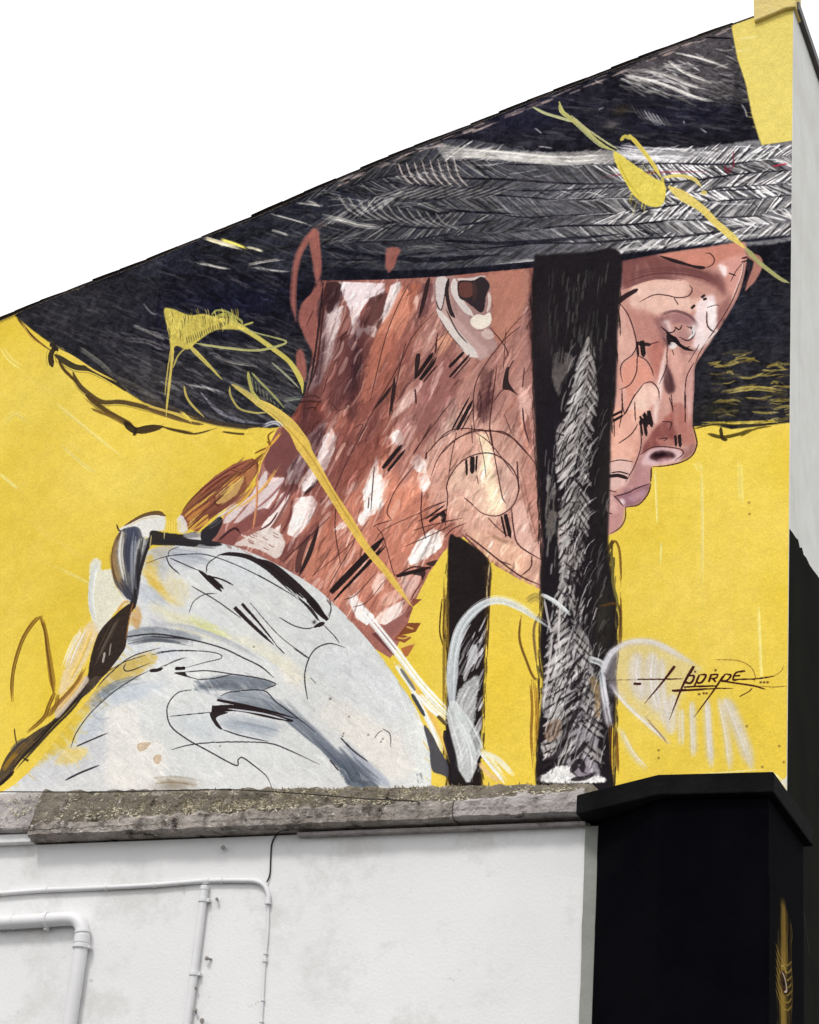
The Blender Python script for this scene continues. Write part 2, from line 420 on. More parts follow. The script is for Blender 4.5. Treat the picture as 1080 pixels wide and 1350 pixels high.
    def yy(x, r):
        i = min(range(len(cuts)), key=lambda k: abs(cuts[k] - r))
        wv = 3.2 * math.sin(x / 62 + wob[i]) + 1.6 * math.sin(x / 23 + wob[i] * 2) if 0 < r < 1 else 0
        return Ty(x) + (By(x) - Ty(x)) * r + wv
    for k in range(7):
        r0, r1 = cuts[k], cuts[k + 1]
        x = 250.
        while x < 1050:
            h = (By(x) - Ty(x)) * (r1 - r0)
            L = (15 + 15 * rng.random()) * (1.2 if x > 800 else 1.7)
            v = lum(x, (r0 + r1) / 2) * (.4 + 1.0 * rng.random()) * (.62 + .7 * float(np.clip(math.sin(x / 47 + k * 2.3) * .5 + .5 + .25 * rng.normal(), 0, 1)))
            w = (2.3 if x > 800 else 2.0) * (.6 + .8 * rng.random())
            a, b = (r1, r0) if k % 2 == 0 else (r0, r1)
            al = .8 if x > 420 else .35
            if 640 < x < 760 or (k > 4 and x < 700): al *= .55
            p0 = (x, yy(x, a) + 1.5 * rng.normal()); p1 = (x + L, yy(x + L, b) + 2.5 * rng.normal()); pm = (x + L * .55, (p0[1] * .42 + p1[1] * .58))
            v = min(v, 238)
            c.stroke([p0, pm, p1], w, (v, v * .985, v * .98), al, n=4, ends=(.3, .3))
            if rng.random() < .75:
                dk = 26 + 20 * rng.random()
                c.stroke([(p0[0] + w * 1.4, p0[1]), (pm[0] + w * 1.4, pm[1]), (p1[0] + w * 1.2, p1[1])], w * .8, (dk, dk, dk + 4), al * .9, n=4)
            x += (3.6 if x > 780 else 4.4) + 2.2 * rng.random()
    for k, r in enumerate(cuts[1:-1]):
        for _ in range(9):
            x = 380 + rng.random() * 560; L = 60 + 150 * rng.random()
            c.stroke([(x + L * t, yy(x + L * t, r)) for t in (0, .33, .66, 1)], 1.2 + 1.8 * rng.random(), (30, 29, 35), .75, ends=(.1, .1))
    for _ in range(70):     # loose pale hairs of straw
        x = 400 + rng.random() * 620; r = rng.random() * .95; L = 22 + 30 * rng.random(); g = min(225, lum(x, r) * 1.45)
        c.stroke([(x, yy(x, r)), (x + L * .5, yy(x, r) - 3 * rng.random()), (x + L, yy(x, r) - 8 + 14 * rng.random())], 1.3, (g, g, g), .6)
    c.fill(M(0, 460, 170, 480, 480, 500, 700, 500, 950, 490, 950, 560, 700, 560, 420, 548, 260, 530, 40, 540), (164, 160, 156), .55, soft=2, grain=.2)
    c.dry(P2(585, 200, 660, 205, 740, 212, 812, 208), 12, (190, 187, 182), 26, .5, 1.6)
    c.fill(N(80, 745, 300, 740, 520, 738, 640, 760, 480, 800, 300, 800, 150, 790), (182, 180, 182), .6, soft=3, grain=.15)
    c.dry(O(80, 240, 300, 265, 520, 270), 18, (205, 203, 205), 22, .5, 1.6)
    # brush stain of red
    c.dry(N(0, 880, 200, 865, 400, 855, 640, 850), 4, (128, 52, 66), 5, .55, 1.3); c.stroke(N(690, 850, 735, 830, 735, 780, 738, 745), 1.6, (120, 36, 52), .8)
    c.stroke(N(690, 820, 700, 860, 730, 850), 1.8, (120, 36, 52), .8); c.stroke(N(950, 830, 1000, 820, 1030, 816), 2.2, (160, 44, 66), .85)
    # dark seams
    for p, w in ((J(180, 380, 300, 395, 420, 410, 540, 420), 2), (J(420, 335, 560, 345, 640, 350, 780, 360), 2.4), (J(790, 480, 900, 495, 1080, 510), 2.5),
                 (J(480, 570, 700, 585, 900, 565, 1080, 540), 3), (M(0, 700, 200, 700, 420, 712, 640, 712, 860, 700, 1040, 690), 2.2),
                 (M(40, 818, 200, 830, 420, 840), 3), (M(0, 985, 300, 1000, 600, 985, 1000, 950), 5), (O(180, 640, 240, 690, 330, 700), 1.5),
                 (O(640, 465, 760, 460, 900, 455), 2), (O(520, 600, 700, 610, 900, 600), 2), (J(60, 690, 400, 740, 700, 760, 1080, 730), 7), (J(60, 800, 400, 830, 700, 830, 1080, 800), 8)):
        c.stroke(p, w, (27, 27, 35), .8, soft=.4, ends=(.1, .1))
    c.stroke(P2(430, 366, 500, 364, 580, 360, 640, 355, 700, 349, 815, 340, 880, 331, 960, 320), 9, (30, 30, 38), .85, soft=1.2)
    c.stroke(P2(960, 321, 1000, 316, 1046, 311), 4, (32, 32, 42), .9, soft=.8)
    c.dry(P2(640, 348, 720, 340, 800, 331, 900, 320, 1040, 304), 5, (170, 168, 166), 9, .55, 1.3)
    # crown, straw on the upper right
    c.fill(N(110, 300, 330, 190, 560, 100, 720, 60, 750, 110, 790, 220, 810, 400, 700, 480, 560, 450, 380, 400, 200, 340), (86, 82, 84), .75, soft=7, grain=.3)
    for k in range(150):
        u, v = rng.random(), rng.random()
        x = 815 + 165 * u; y = 100 - 52 * u + v * (10 + 75 * u ** .8) + 2
        L = 14 + 20 * rng.random(); up = k % 2
        g = (215 if u < .55 else 150) * (.45 + .6 * rng.random()) * (1.05 - .4 * v)
        c.stroke([(x, y), (x + L * .5, y + (3 if up else 6)), (x + L, y + (1 if up else 13))], 1.2 + 2 * rng.random(), (g, g * .98, g * .97), .65, n=4)
        if k % 2: c.stroke([(x + 2, y + 3), (x + L * .6, y + 7), (x + L, y + 12)], 1.5, (38, 37, 42), .7, n=4)
    for p in (N(130, 300, 330, 320, 480, 380, 600, 410), N(400, 205, 520, 230, 620, 260, 720, 300), N(380, 250, 480, 320, 620, 370), N(120, 320, 350, 380, 540, 455, 640, 470)):
        c.dry(p, 4, (196, 192, 188), 8, .55, 1.4)
    c.stroke(N(560, 120, 640, 125, 740, 130), 2.5, (30, 30, 36), .8); c.spray(972, 110, 8, 60, (30, 28, 32), .5)
    for i in range(9): c.stroke(N(180 + i * 22, 500 + i * 7, 215 + i * 22, 550 + i * 7, 245 + i * 20, 580 + i * 4), 2, (196, 194, 190) if 2 < i < 7 else (96, 92, 92), .55)
    c.spray(806, 165, 12, 9, (108, 102, 96), .6); c.spray(820, 145, 16, 10, (66, 58, 44), .7); c.spray(700, 190, 36, 9, (92, 90, 96), .35)
    for p in (N(555, 620, 575, 635, 590, 645), N(780, 490, 800, 520, 810, 560), N(462, 580, 468, 595), M(520, 370, 560, 400), M(870, 270, 900, 255), M(540, 470, 620, 480)):
        c.stroke(p, 2, (178, 176, 176), .6)
    c.dry(P2(560, 190, 700, 128, 900, 56), 4, (150, 140, 138), 20, .35, 1.2); c.dry(P2(712, 123, 850, 70, 962, 28), 6, (176, 156, 146), 22, .4, 1.3)
    for i in range(90):
        x = 440 + 520 * rng.random(); y = 238 - .398 * (x - 440) + 3 + 7 * rng.random()
        c.stroke([(x, y), (x + 8, y - 3.2), (x + 16, y - 6)], 1.2 + 2 * rng.random(), [(150, 138, 134), (112, 98, 96), (176, 158, 148)][rng.integers(3)], .5, n=3)
    for i in range(60):
        x = 40 + 380 * rng.random(); y = 404 - .41 * x + 6 + 8 * rng.random()
        c.stroke([(x, y), (x + 8, y - 3.2), (x + 16, y - 6)], 1.2 + 3 * rng.random(), [(58, 38, 34), (44, 30, 30), (110, 100, 96)][rng.integers(3)], .5, n=3)
    # straw on the mid-left of the brim
    for i in range(16):
        x = 520 + i * 5.2
        c.stroke([(x, 216 - i * .6), (x + 7, 232), (x + 20, 244 + i * .2)], 2.2, (176, 166, 160) if i % 2 else (60, 56, 58), .75)
    for i in range(22):
        x = 440 + i * 6.4
        c.stroke([(x, 256 + i * 1.2), (x + 12, 274 + i), (x + 32, 288 + i * .7)], 2.4, (150, 147, 142) if i % 2 else (52, 52, 58), .6)
    for i in range(26):
        x = 486 + i * 6; c.stroke([(x, 262), (x + 16, 257), (x + 46, 246)], 1.8, (158, 155, 150) if i % 2 else (62, 60, 64), .55)
    c.dry(J(100, 520, 200, 540, 320, 570, 440, 580), 6, (176, 174, 168), 14, .5, 1.4)
    c.dry(J(20, 430, 60, 445, 100, 470), 5, (160, 155, 150), 8, .5, 1.3)
    for p in (I(690, 340, 800, 370, 940, 410), I(830, 280, 900, 285, 980, 300), I(310, 610, 400, 630, 480, 645), I(570, 630, 700, 650, 800, 660), I(570, 620, 680, 600, 760, 590), I(700, 430, 790, 460)):
        c.dry(p, 2.5, (176, 172, 166), 6, .65, 1.3)
    c.dry(I(330, 470, 430, 500, 540, 530), 6, (206, 196, 168), 12, .6, 1.6); c.dry(I(420, 480, 500, 505, 570, 535), 3, (220, 200, 100), 6, .7, 1.6); c.dry(I(560, 520, 620, 535, 660, 550), 3, (200, 196, 170), 6, .6, 1.5)
    # underside, left: worn brush marks
    for i in range(46):
        x, y = 150 + rng.random() * 230, 430 + rng.random() * 110; L = 18 + 40 * rng.random()
        g = 84 + 70 * rng.random()
        c.stroke([(x, y), (x + L * .5, y + L * .16), (x + L, y + L * .45)], 1.4 + 2.4 * rng.random(), (g, g, g * .99), .35, n=4)
    for i in range(11):
        c.stroke(H(300 + i * 12, 640 + i * 14, 400 + i * 14, 760 + i * 6, 520 + i * 16, 800 + i * 3), 2.6 - .1 * i, (168, 168, 176) if i % 2 else (62, 60, 70), .75)
    c.dry(H(230, 610, 350, 630, 470, 660), 3, (150, 146, 146), 8, .5, 1.3); c.dry(H(360, 440, 480, 490, 620, 510), 3, (146, 142, 138), 8, .5, 1.3)
    c.dry(H(300, 390, 440, 410, 600, 420), 3, (172, 170, 140), 7, .6, 1.3); c.dry(G(720, 370, 800, 400, 920, 460), 5, (120, 117, 116), 12, .5, 1.5); c.dry(G(690, 450, 800, 460, 920, 510), 6, (104, 100, 102), 12, .5, 1.5)
    c.dry(G(430, 490, 540, 570, 640, 660), 6, (112, 110, 102), 12, .45, 1.5); c.dry(G(620, 650, 760, 720, 880, 790), 8, (98, 92, 86), 14, .45, 1.6); c.dry(G(780, 240, 830, 300, 880, 310), 4, (130, 128, 132), 6, .5, 1.2)
    c.dry(H(0, 690, 200, 760, 420, 830, 700, 850), 6, (70, 62, 50), 14, .6, 1.5)
    # underside, right: gold-brown scuffs
    for i in range(70):
        x = 930 + rng.random() * 112; y = 462 + (x - 930) * .1 + rng.random() * 86; L = 10 + 28 * rng.random()
        col = [(120, 104, 52), (178, 156, 72), (74, 68, 48), (20, 20, 22), (198, 178, 92)][rng.integers(5)]
        c.stroke([(x, y), (x + L * .5, y + 2 - 6 * rng.random()), (x + L, y - 6 + 10 * rng.random())], 1.4 + 2.4 * rng.random(), col, .6, n=4)
    c.spray(945, 540, 50, 18, (36, 34, 28), .7); c.dry(A(700, 900, 850, 880, 1030, 900), 5, (176, 156, 78), 9, .55, 1.5); c.dry(A(560, 1075, 800, 1070, 1040, 1060), 3, (210, 184, 74), 7, .7, 1.5)
    c.work((20, 20, 1046, 350), (1, .12), 3000, 18, 2.2, .22, .5)
    c.work((30, 340, 420, 565), (1, .45), 1800, 19, 2.4, .26, .55)
    c.work((915, 340, 1042, 562), (1, -.05), 700, 14, 2.2, .3, .55)
    c.soften((240, 180, 1046, 360), .8, .55); c.grade((240, 150, 1060, 362), 1., (1.06, 1.06, 1.06), 1.3, 84)
    mo = (c.noise(5) * .5 + c.noise(13) * .5 - .5) + .8 * np.maximum(c.noise(26) - .56, 0)
    c.a += (hm * mo * 34)[..., None] * np.array((1., .99, 1.0), np.float32); c.a = np.clip(c.a, 8, 246)
    for i in range(330):
        x, y = 40 + rng.random() * 960, 0; y = 425 - .4 * x + 14 + rng.random() * 130
        if y > 545 or (x > 420 and y > 350) or y > np.interp(x, [30, 100, 200, 300, 420], [425, 470, 530, 555, 560]): continue
        L = 12 + 26 * rng.random(); g = 62 + 52 * rng.random(); s2 = .35 if x < 440 else .18
        c.stroke([(x, y), (x + L * .5, y + L * s2 * .3), (x + L, y + L * s2)], 1 + 2.6 * rng.random(), (g, g * .98, g), .3, n=4)
    c.streaks((440, 120, 990, 330), (1, .05), 160, 60, 5, [(30, 29, 33), (70, 69, 71), (120, 118, 117)], .22)
    c.clip = None
    # ---- loops and drips of black along the brim edge
    BR = (62, 42, 24)
    for p, w, k in ((G(95, 325, 130, 370, 190, 440, 280, 510), 2, BR), (G(120, 350, 170, 430, 260, 500), 1.5, (190, 150, 70)), (G(300, 490, 280, 540, 290, 600), 8, (40, 30, 26)),
                    (G(275, 470, 300, 490, 320, 510), 6, (34, 28, 28)), (G(320, 555, 350, 610, 400, 660, 430, 690), 3, BR), (G(300, 530, 360, 570, 420, 600, 500, 610, 600, 660, 690, 730), 8, (44, 38, 34)),
                    (G(400, 625, 430, 690, 480, 740, 560, 790, 660, 790, 760, 810, 900, 850, 1060, 905), 6, (70, 54, 36)), (G(470, 750, 530, 800, 600, 850, 690, 900, 740, 930), 6, (70, 52, 30)),
                    (G(500, 825, 560, 850, 640, 880, 700, 925), 3, (120, 92, 44)), (G(680, 900, 740, 945, 800, 935, 900, 925), 9, (44, 34, 26)), (G(735, 975, 745, 930), 4, (44, 34, 26)),
                    (G(760, 960, 820, 950, 890, 930), 4, (70, 52, 30)), (G(900, 930, 980, 945, 1060, 960), 2, (70, 52, 30)), (H(100, 840, 180, 865, 280, 880, 400, 850), 1.8, (60, 46, 26)),
                    (H(430, 870, 520, 882, 610, 884), 2, (70, 54, 30)), (P2(188, 528, 240, 545, 300, 560, 372, 566), 5, (62, 52, 46)), (H(0, 740, 150, 790, 260, 820, 330, 830), 4, (104, 82, 50)),
                    (B(640, 190, 760, 165, 900, 170, 1080, 165), 2, (60, 50, 26)), (B(720, 215, 800, 235, 900, 215, 960, 190), 4, (74, 62, 24)), (B(790, 180, 800, 240, 830, 250), 4, (50, 42, 24)), (B(900, 230, 980, 190, 1070, 175), 2, (100, 86, 32))):
        c.stroke(p, w, k, .88, grain=.2, tooth=.15)
        c.dry(p, w * 1.6, k, 4, .5, 1.2)
    c.dry(G(330, 500, 430, 560, 520, 620, 640, 680), 3, (226, 196, 90), 5, .8, 1.6); c.dry(H(0, 720, 140, 760, 300, 800), 3, (222, 192, 96), 5, .7, 1.6); c.dry(H(200, 750, 240, 790, 270, 820), 4, (236, 206, 92), 5, .8, 1.8)
    c.fill(H(560, 860, 700, 850, 760, 850, 700, 960, 620, 1000, 560, 990), YEL, .9, soft=1)
    # ================= neck and jaw
    skin = P2(425, 370, 500, 369, 580, 365, 640, 359, 704, 353, 708, 450, 712, 560, 720, 650, 732, 700, 730, 790, 708, 775, 690, 767, 655, 747, 622, 722, 612, 708,
              602, 712, 585, 728, 566, 756, 548, 792, 538, 822, 524, 852, 515, 868, 470, 840, 430, 800, 380, 760, 320, 735, 280, 722, 262, 705, 292, 690, 300, 668, 336, 640, 345, 605, 356, 585,
              366, 566, 388, 545, 402, 520, 408, 490, 414, 450, 420, 400)
    sm = c.fill(skin, (152, 98, 88), 1, soft=.5, grain=.1, curve=False, keep=True)
    c.clip = sm
    d = (-.46, .89)
    c.fill(P2(425, 370, 470, 370, 480, 470, 470, 560, 420, 650, 380, 620, 350, 600, 400, 520), (116, 72, 68), .8, soft=8)
    c.fill(P2(470, 450, 530, 440, 560, 520, 500, 640, 440, 700, 380, 700, 420, 600), (140, 86, 76), .8, soft=10)
    c.fill(P2(556, 372, 600, 372, 640, 470, 700, 420, 712, 560, 690, 640, 600, 620, 540, 640, 520, 560, 560, 450), (166, 122, 112), .8, soft=12)
    c.fill(P2(440, 640, 560, 560, 600, 640, 590, 700, 540, 790, 470, 820, 400, 760, 380, 720), (188, 122, 100), .85, soft=12)
    c.fill(P2(560, 560, 640, 545, 705, 600, 715, 700, 730, 780, 660, 745, 600, 690, 560, 640), (196, 152, 136), .9, soft=8)
    c.streaks((380, 360, 720, 800), d, 420, 60, 5, [(118, 74, 68), (186, 124, 104), (150, 98, 86), (204, 160, 146), (176, 112, 92)], .3)
    c.streaks((560, 380, 700, 560), (-.6, .8), 120, 50, 6, [(178, 132, 120), (150, 108, 102), (196, 150, 138)], .3)
    # broad light and dark patches of the neck
    SK = (205, 160, 148)
    for p, k, al, so in (
        (E(440, 130, 700, 140, 690, 200, 600, 240, 560, 300, 560, 380, 580, 400, 540, 450, 510, 500, 490, 470, 520, 380, 500, 280, 460, 190), (216, 204, 206), .95, 2),
        (E(370, 290, 470, 260, 450, 380, 400, 480, 380, 600, 340, 690, 270, 740, 320, 620, 350, 420), (206, 190, 188), .9, 2.5), (E(250, 720, 300, 610, 330, 690, 290, 745), (200, 184, 182), .6, 2),
        (E(370, 150, 450, 140, 460, 230, 420, 280, 380, 300), (62, 42, 44), .9, 3), (E(610, 220, 710, 190, 690, 330, 660, 400, 600, 400, 560, 370), (94, 62, 60), .9, 2),
        (E(570, 390, 640, 370, 660, 400, 640, 440, 600, 420), (214, 198, 196), .9, 1.5), (E(730, 150, 780, 130, 780, 210, 720, 310, 680, 370, 690, 280), (222, 212, 210), .9, 1.5),
        (E(790, 160, 830, 200, 830, 320, 760, 480, 650, 640, 560, 800, 580, 640, 640, 440, 720, 300), (200, 130, 104), .8, 3), (E(830, 140, 900, 140, 880, 260, 840, 330), (168, 98, 78), .7, 2),
        (E(860, 210, 890, 210, 870, 300), (216, 180, 170), .7, 1.5), (E(900, 140, 975, 140, 930, 300, 870, 350, 890, 250), (110, 72, 74), .8, 1.5),
        (E(430, 440, 560, 440, 560, 640, 500, 790, 420, 840, 380, 800, 420, 600), (98, 60, 60), .75, 4), (E(540, 460, 570, 540, 560, 660, 510, 790, 520, 640), (36, 28, 32), .9, 1),
        (E(640, 440, 760, 420, 740, 640, 660, 760, 540, 900, 460, 1000, 440, 880, 560, 740), (158, 94, 78), .6, 5),
        (E(980, 440, 1050, 400, 1075, 430, 1040, 520, 980, 590), (206, 148, 120), .85, 2), (E(960, 600, 1080, 480, 1080, 800, 960, 960, 870, 980, 900, 800), (150, 100, 92), .75, 4),
        (E(840, 720, 880, 700, 860, 780, 800, 840, 740, 880, 780, 800), (228, 196, 184), .9, 2), (E(720, 980, 780, 900, 850, 860, 860, 960, 830, 1060, 760, 1040), (208, 160, 148), .85, 3),
        (E(725, 970, 780, 940, 800, 990, 770, 1030, 740, 1010), (232, 222, 214), .95, 1), (E(980, 860, 1080, 760, 1080, 960, 1000, 980), (172, 140, 130), .6, 3),
        (E(270, 980, 340, 910, 390, 900, 330, 1000, 310, 1080, 270, 1060), (196, 178, 180), .8, 2), (E(330, 1075, 400, 930, 430, 980, 400, 1075), (230, 222, 220), .95, 1.5),
        (E(180, 850, 250, 780, 350, 790, 370, 880, 280, 960, 240, 1000, 200, 920), (128, 70, 60), .8, 2),
        (F(345, 140, 420, 40, 430, 120, 380, 240, 310, 330, 250, 370, 240, 320), (230, 224, 222), .96, 1), (F(160, 250, 220, 150, 260, 140, 270, 200, 220, 320, 170, 330), (222, 212, 212), .9, 1.5),
        (F(0, 420, 80, 290, 150, 290, 100, 400, 40, 480, 0, 500), (224, 208, 206), .9, 1.5), (F(20, 560, 130, 380, 180, 350, 160, 450, 90, 560, 30, 610), (228, 216, 212), .92, 1),
        (F(160, 600, 210, 400, 300, 390, 330, 430, 280, 540, 210, 620), (230, 222, 218), .95, 1), (F(30, 620, 130, 540, 110, 660, 100, 690, 50, 660), (226, 214, 208), .92, 1),
        (F(90, 710, 150, 660, 250, 600, 340, 520, 330, 600, 200, 700, 140, 760), (120, 72, 68), .8, 2.5),
        (F(575, 360, 620, 250, 650, 190, 670, 270, 710, 330, 700, 430, 640, 490, 590, 510, 580, 420), (232, 224, 218), .97, .8), (F(545, 520, 590, 450, 610, 500, 570, 560), (230, 220, 214), .95, .8),
        (F(450, 370, 520, 320, 560, 300, 540, 360, 470, 390), (224, 200, 190), .9, 1.2), (F(360, 460, 390, 410, 420, 400, 410, 430), (228, 212, 206), .9, 1), (F(415, 580, 450, 540, 490, 540, 470, 570), (230, 218, 212), .9, 1),
        (F(830, 200, 880, 160, 920, 200, 930, 270, 870, 260), (230, 220, 212), .9, 2), (F(880, 290, 930, 270, 950, 320, 920, 370, 880, 350), (230, 214, 204), .9, 2),
        (F(820, 740, 880, 630, 960, 570, 1020, 590, 1010, 670, 930, 730, 840, 770), (232, 226, 220), .97, .8),
        (F(560, 120, 700, 60, 720, 200, 640, 180, 560, 330, 460, 470, 360, 640, 420, 420, 480, 240), (152, 88, 72), .5, 5), (F(700, 300, 860, 260, 880, 380, 760, 500, 700, 520), (206, 134, 108), .7, 4),
        (F(620, 880, 660, 820, 700, 800, 690, 900, 640, 940), (224, 190, 176), .85, 1.5), (F(500, 970, 530, 920, 580, 990, 640, 1050, 600, 1100, 540, 1060), (230, 222, 218), .97, .6),
        (F(620, 1080, 700, 1010, 800, 960, 790, 1020, 720, 1100), (228, 214, 206), .9, 1.2), (F(690, 930, 760, 900, 800, 940, 720, 990, 670, 990), (214, 164, 146), .8, 2),
        (F(790, 830, 900, 810, 880, 880, 820, 960, 790, 920), (204, 170, 160), .8, 2), (F(900, 900, 940, 860, 860, 1000, 820, 1060, 790, 1040), (120, 70, 62), .8, 2)):
        c.fill(p, k, al, soft=max(so * .5, .6), grain=.08, curve=so > 2.5); c.brushy(p, k, 12 if so > 2 else 9, 2.4)
    for p, w, k in ((F(0, 560, 100, 440, 200, 330), 3, (112, 62, 60)), (F(40, 620, 120, 500, 190, 370), 2.5, (120, 72, 66)), (F(0, 480, 90, 370, 180, 310), 2.5, (128, 82, 76)), (F(120, 620, 180, 500, 190, 380), 3, (100, 54, 52)),
                    (F(230, 260, 180, 350, 150, 420), 2, (120, 74, 68)), (F(250, 390, 300, 340, 340, 290), 4, (50, 38, 40)), (E(320, 1050, 350, 980, 360, 930), 6, (40, 30, 34)), (E(280, 1050, 330, 960, 370, 920), 3, (90, 62, 62)), (F(30, 630, 60, 660, 100, 690), 3, (70, 46, 44))):
        c.dry(p, w, k, 7, .75, 1.2)
    c.streaks((385, 370, 700, 800), d, 190, 55, 2.2, [(92, 56, 56), (84, 52, 56), (120, 72, 68)], .38); c.streaks((400, 380, 700, 790), d, 120, 40, 2.6, [(216, 182, 172), (206, 160, 148), (222, 196, 188)], .32)
    c.fill(P2(560, 470, 600, 480, 596, 540, 560, 600, 530, 640, 520, 590), (132, 86, 82), .5, soft=6); c.fill(P2(450, 560, 500, 520, 500, 600, 450, 660, 410, 700, 420, 620), (112, 66, 62), .5, soft=6)
    for p in (P2(425, 372, 432, 470, 412, 540, 396, 560, 405, 500, 415, 430), P2(470, 420, 490, 440, 478, 520, 462, 560, 455, 500), P2(398, 545, 430, 560, 400, 640, 370, 640), P2(640, 480, 652, 520, 640, 560, 628, 540), P2(690, 360, 706, 380, 710, 520, 698, 470)): c.fill(p, (84, 52, 54), .6, soft=4); c.brushy(p, (70, 44, 48), 16, 2, .6, .15)
    # brow-beige disc on the jaw, and the jaw planes
    c.fill(D(210, 380, 240, 250, 330, 180, 430, 160, 530, 220, 595, 330, 560, 450, 470, 500, 380, 470, 280, 360), (214, 178, 156), .8, soft=3)
    c.fill(D(370, 60, 440, 60, 450, 170, 470, 300, 520, 450, 470, 470, 400, 300, 400, 160), (240, 212, 176), .85, soft=3); c.spray(648, 665, 16, 22, (240, 210, 178), .8)
    c.fill(D(200, 80, 330, 50, 330, 170, 220, 240, 210, 360, 190, 460, 140, 380), (200, 150, 132), .7, soft=4); c.fill(D(470, 200, 590, 220, 590, 380, 540, 460, 500, 330), (190, 150, 138), .7, soft=2)
    c.fill(D(200, 400, 300, 400, 440, 520, 560, 630, 700, 740, 720, 860, 620, 830, 450, 740, 320, 610, 250, 520), (202, 158, 138), .75, soft=3)
    c.fill(D(330, 590, 450, 600, 620, 680, 670, 740, 620, 825, 500, 770, 400, 680), (212, 166, 140), .8, soft=2); c.fill(D(560, 480, 640, 420, 700, 600, 720, 720, 600, 650), (212, 172, 158), .8, soft=2)
    c.fill(D(600, 0, 690, 0, 700, 300, 720, 640, 690, 640, 640, 420, 610, 200), (176, 124, 110), .6, soft=3)
    c.dry(D(430, 590, 500, 630, 600, 660), 4, (140, 104, 84), 6, .5, 1.2); c.dry(D(600, 240, 650, 480, 700, 680), 6, (140, 94, 82), 8, .5, 1.2)
    # strips by the braid
    c.fill(C(620, 70, 650, 70, 660, 500, 690, 800, 700, 1080, 670, 1080, 650, 700, 610, 400), (160, 116, 108), .7, soft=2); c.fill(C(600, 730, 640, 720, 670, 800, 640, 900, 610, 900), (216, 176, 164), .7, soft=2)
    c.dry(C(600, 860, 620, 960, 650, 1070), 5, (200, 140, 118), 6, .6, 1.4); c.dry(C(640, 830, 660, 960, 690, 1070), 5, (110, 66, 60), 6, .6, 1.2)
    c.work((385, 370, 712, 800), (-.46, .89), 3600, 20, 2.6, .17, .6)
    c.soften((385, 370, 735, 800), 1.0, .6)
    c.streaks((300, 560, 590, 800), d, 80, 34, 4.2, [(232, 214, 206), (222, 190, 178), (214, 166, 148)], .55); c.streaks((420, 380, 700, 600), d, 70, 34, 3.6, [(222, 190, 178), (206, 158, 142), (228, 206, 198)], .45); c.grade((240, 360, 740, 880), .86, (1.07, 1.06, 1.06), 1.12, 140)
    # ear
    c.fill(C(140, 110, 300, 110, 420, 100, 450, 200, 450, 380, 480, 480, 400, 560, 340, 520, 240, 400, 150, 290), (160, 126, 122), .9, soft=1)
    c.fill(C(260, 250, 330, 320, 380, 400, 460, 440, 480, 500, 420, 520, 340, 440, 280, 360), (176, 142, 138), .7, soft=2)
    c.fill(C(420, 100, 640, 70, 650, 200, 600, 340, 520, 470, 460, 420, 450, 240, 440, 160), (186, 128, 108), .7, soft=3)
    c.stroke(C(190, 130, 200, 300, 300, 440, 390, 520, 440, 540), [14, 18, 20, 18, 10], (196, 164, 158), .8, soft=1.6)
    c.fill(C(150, 110, 205, 112, 195, 200, 180, 270, 155, 275, 145, 210), (212, 200, 198), .95, soft=.8); c.stroke(C(145, 230, 160, 275, 180, 275, 205, 130), 1.4, (40, 30, 34), .9)
    c.stroke(C(150, 280, 200, 350, 270, 440, 330, 510, 375, 545), [6, 9, 11, 12, 11], (216, 206, 200), .97, soft=.3); c.stroke(C(165, 330, 220, 420, 300, 510), 1.4, (90, 60, 58), .7)
    c.stroke(C(215, 115, 205, 190, 225, 290, 250, 330), 5, (34, 26, 30), .92); c.stroke(C(200, 280, 260, 400, 320, 470), 1.8, (60, 42, 44), .8)
    c.stroke(C(245, 115, 250, 190, 300, 270, 350, 320), [9, 9, 8, 8], (214, 204, 200), .95, soft=.4); c.stroke(C(260, 118, 330, 120, 420, 100), 4, (214, 200, 196), .9)
    c.fill(C(270, 130, 350, 125, 400, 104, 440, 150, 420, 210, 410, 280, 390, 300, 360, 280, 310, 240, 272, 215), (44, 36, 40), .98, soft=.6); c.fill(C(275, 140, 340, 138, 350, 200, 310, 220, 278, 205), (104, 62, 56), .9, soft=1)
    c.fill(C(345, 150, 360, 130, 372, 200, 350, 240), (68, 48, 48), .8, soft=1); c.stroke(C(435, 190, 440, 250, 425, 300), 4, (216, 198, 188), .9, soft=.4)
    c.fill(C(335, 340, 370, 310, 410, 315, 440, 300, 450, 345, 425, 380, 380, 392, 345, 375), (232, 222, 208), .98, soft=.5); c.fill(C(395, 410, 430, 390, 465, 420, 450, 445, 410, 440), (210, 186, 178), .85, soft=1.2)
    # hard black bars and hair-thin construction lines
    for a, b, ws, g in ((C(40, 650, 130, 520), None, (6, 3), 3), (C(60, 670, 140, 570), None, (4, 2), 2), (C(218, 600, 300, 515), None, (4.5,), 2), (C(220, 655, 330, 530), None, (3.5, 1.5), 2), (C(235, 940, 330, 760), None, (2.5, 5, 1.5), 2.2),
                        (E(865, 660, 960, 520), None, (4, 2), 2), (F(400, 920, 690, 620), None, (9, 4), 3), (F(420, 960, 690, 660), None, (3,), 2), (F(685, 240, 790, 110), None, (6, 4), 2.5),
                        (D(312, 190, 315, 280), None, (3,), 1), (D(345, 175, 345, 270), None, (6,), 1), (D(370, 170, 365, 260, ), None, (2.5,), 1), (D(525, 490, 555, 620), None, (5, 2.5), 2), (D(90, 515, 195, 440), None, (2.5, 4), 2.5), (F(760, 830, 950, 780), None, (5,), 2)):
        c.bars(a[0], a[1], ws, g)
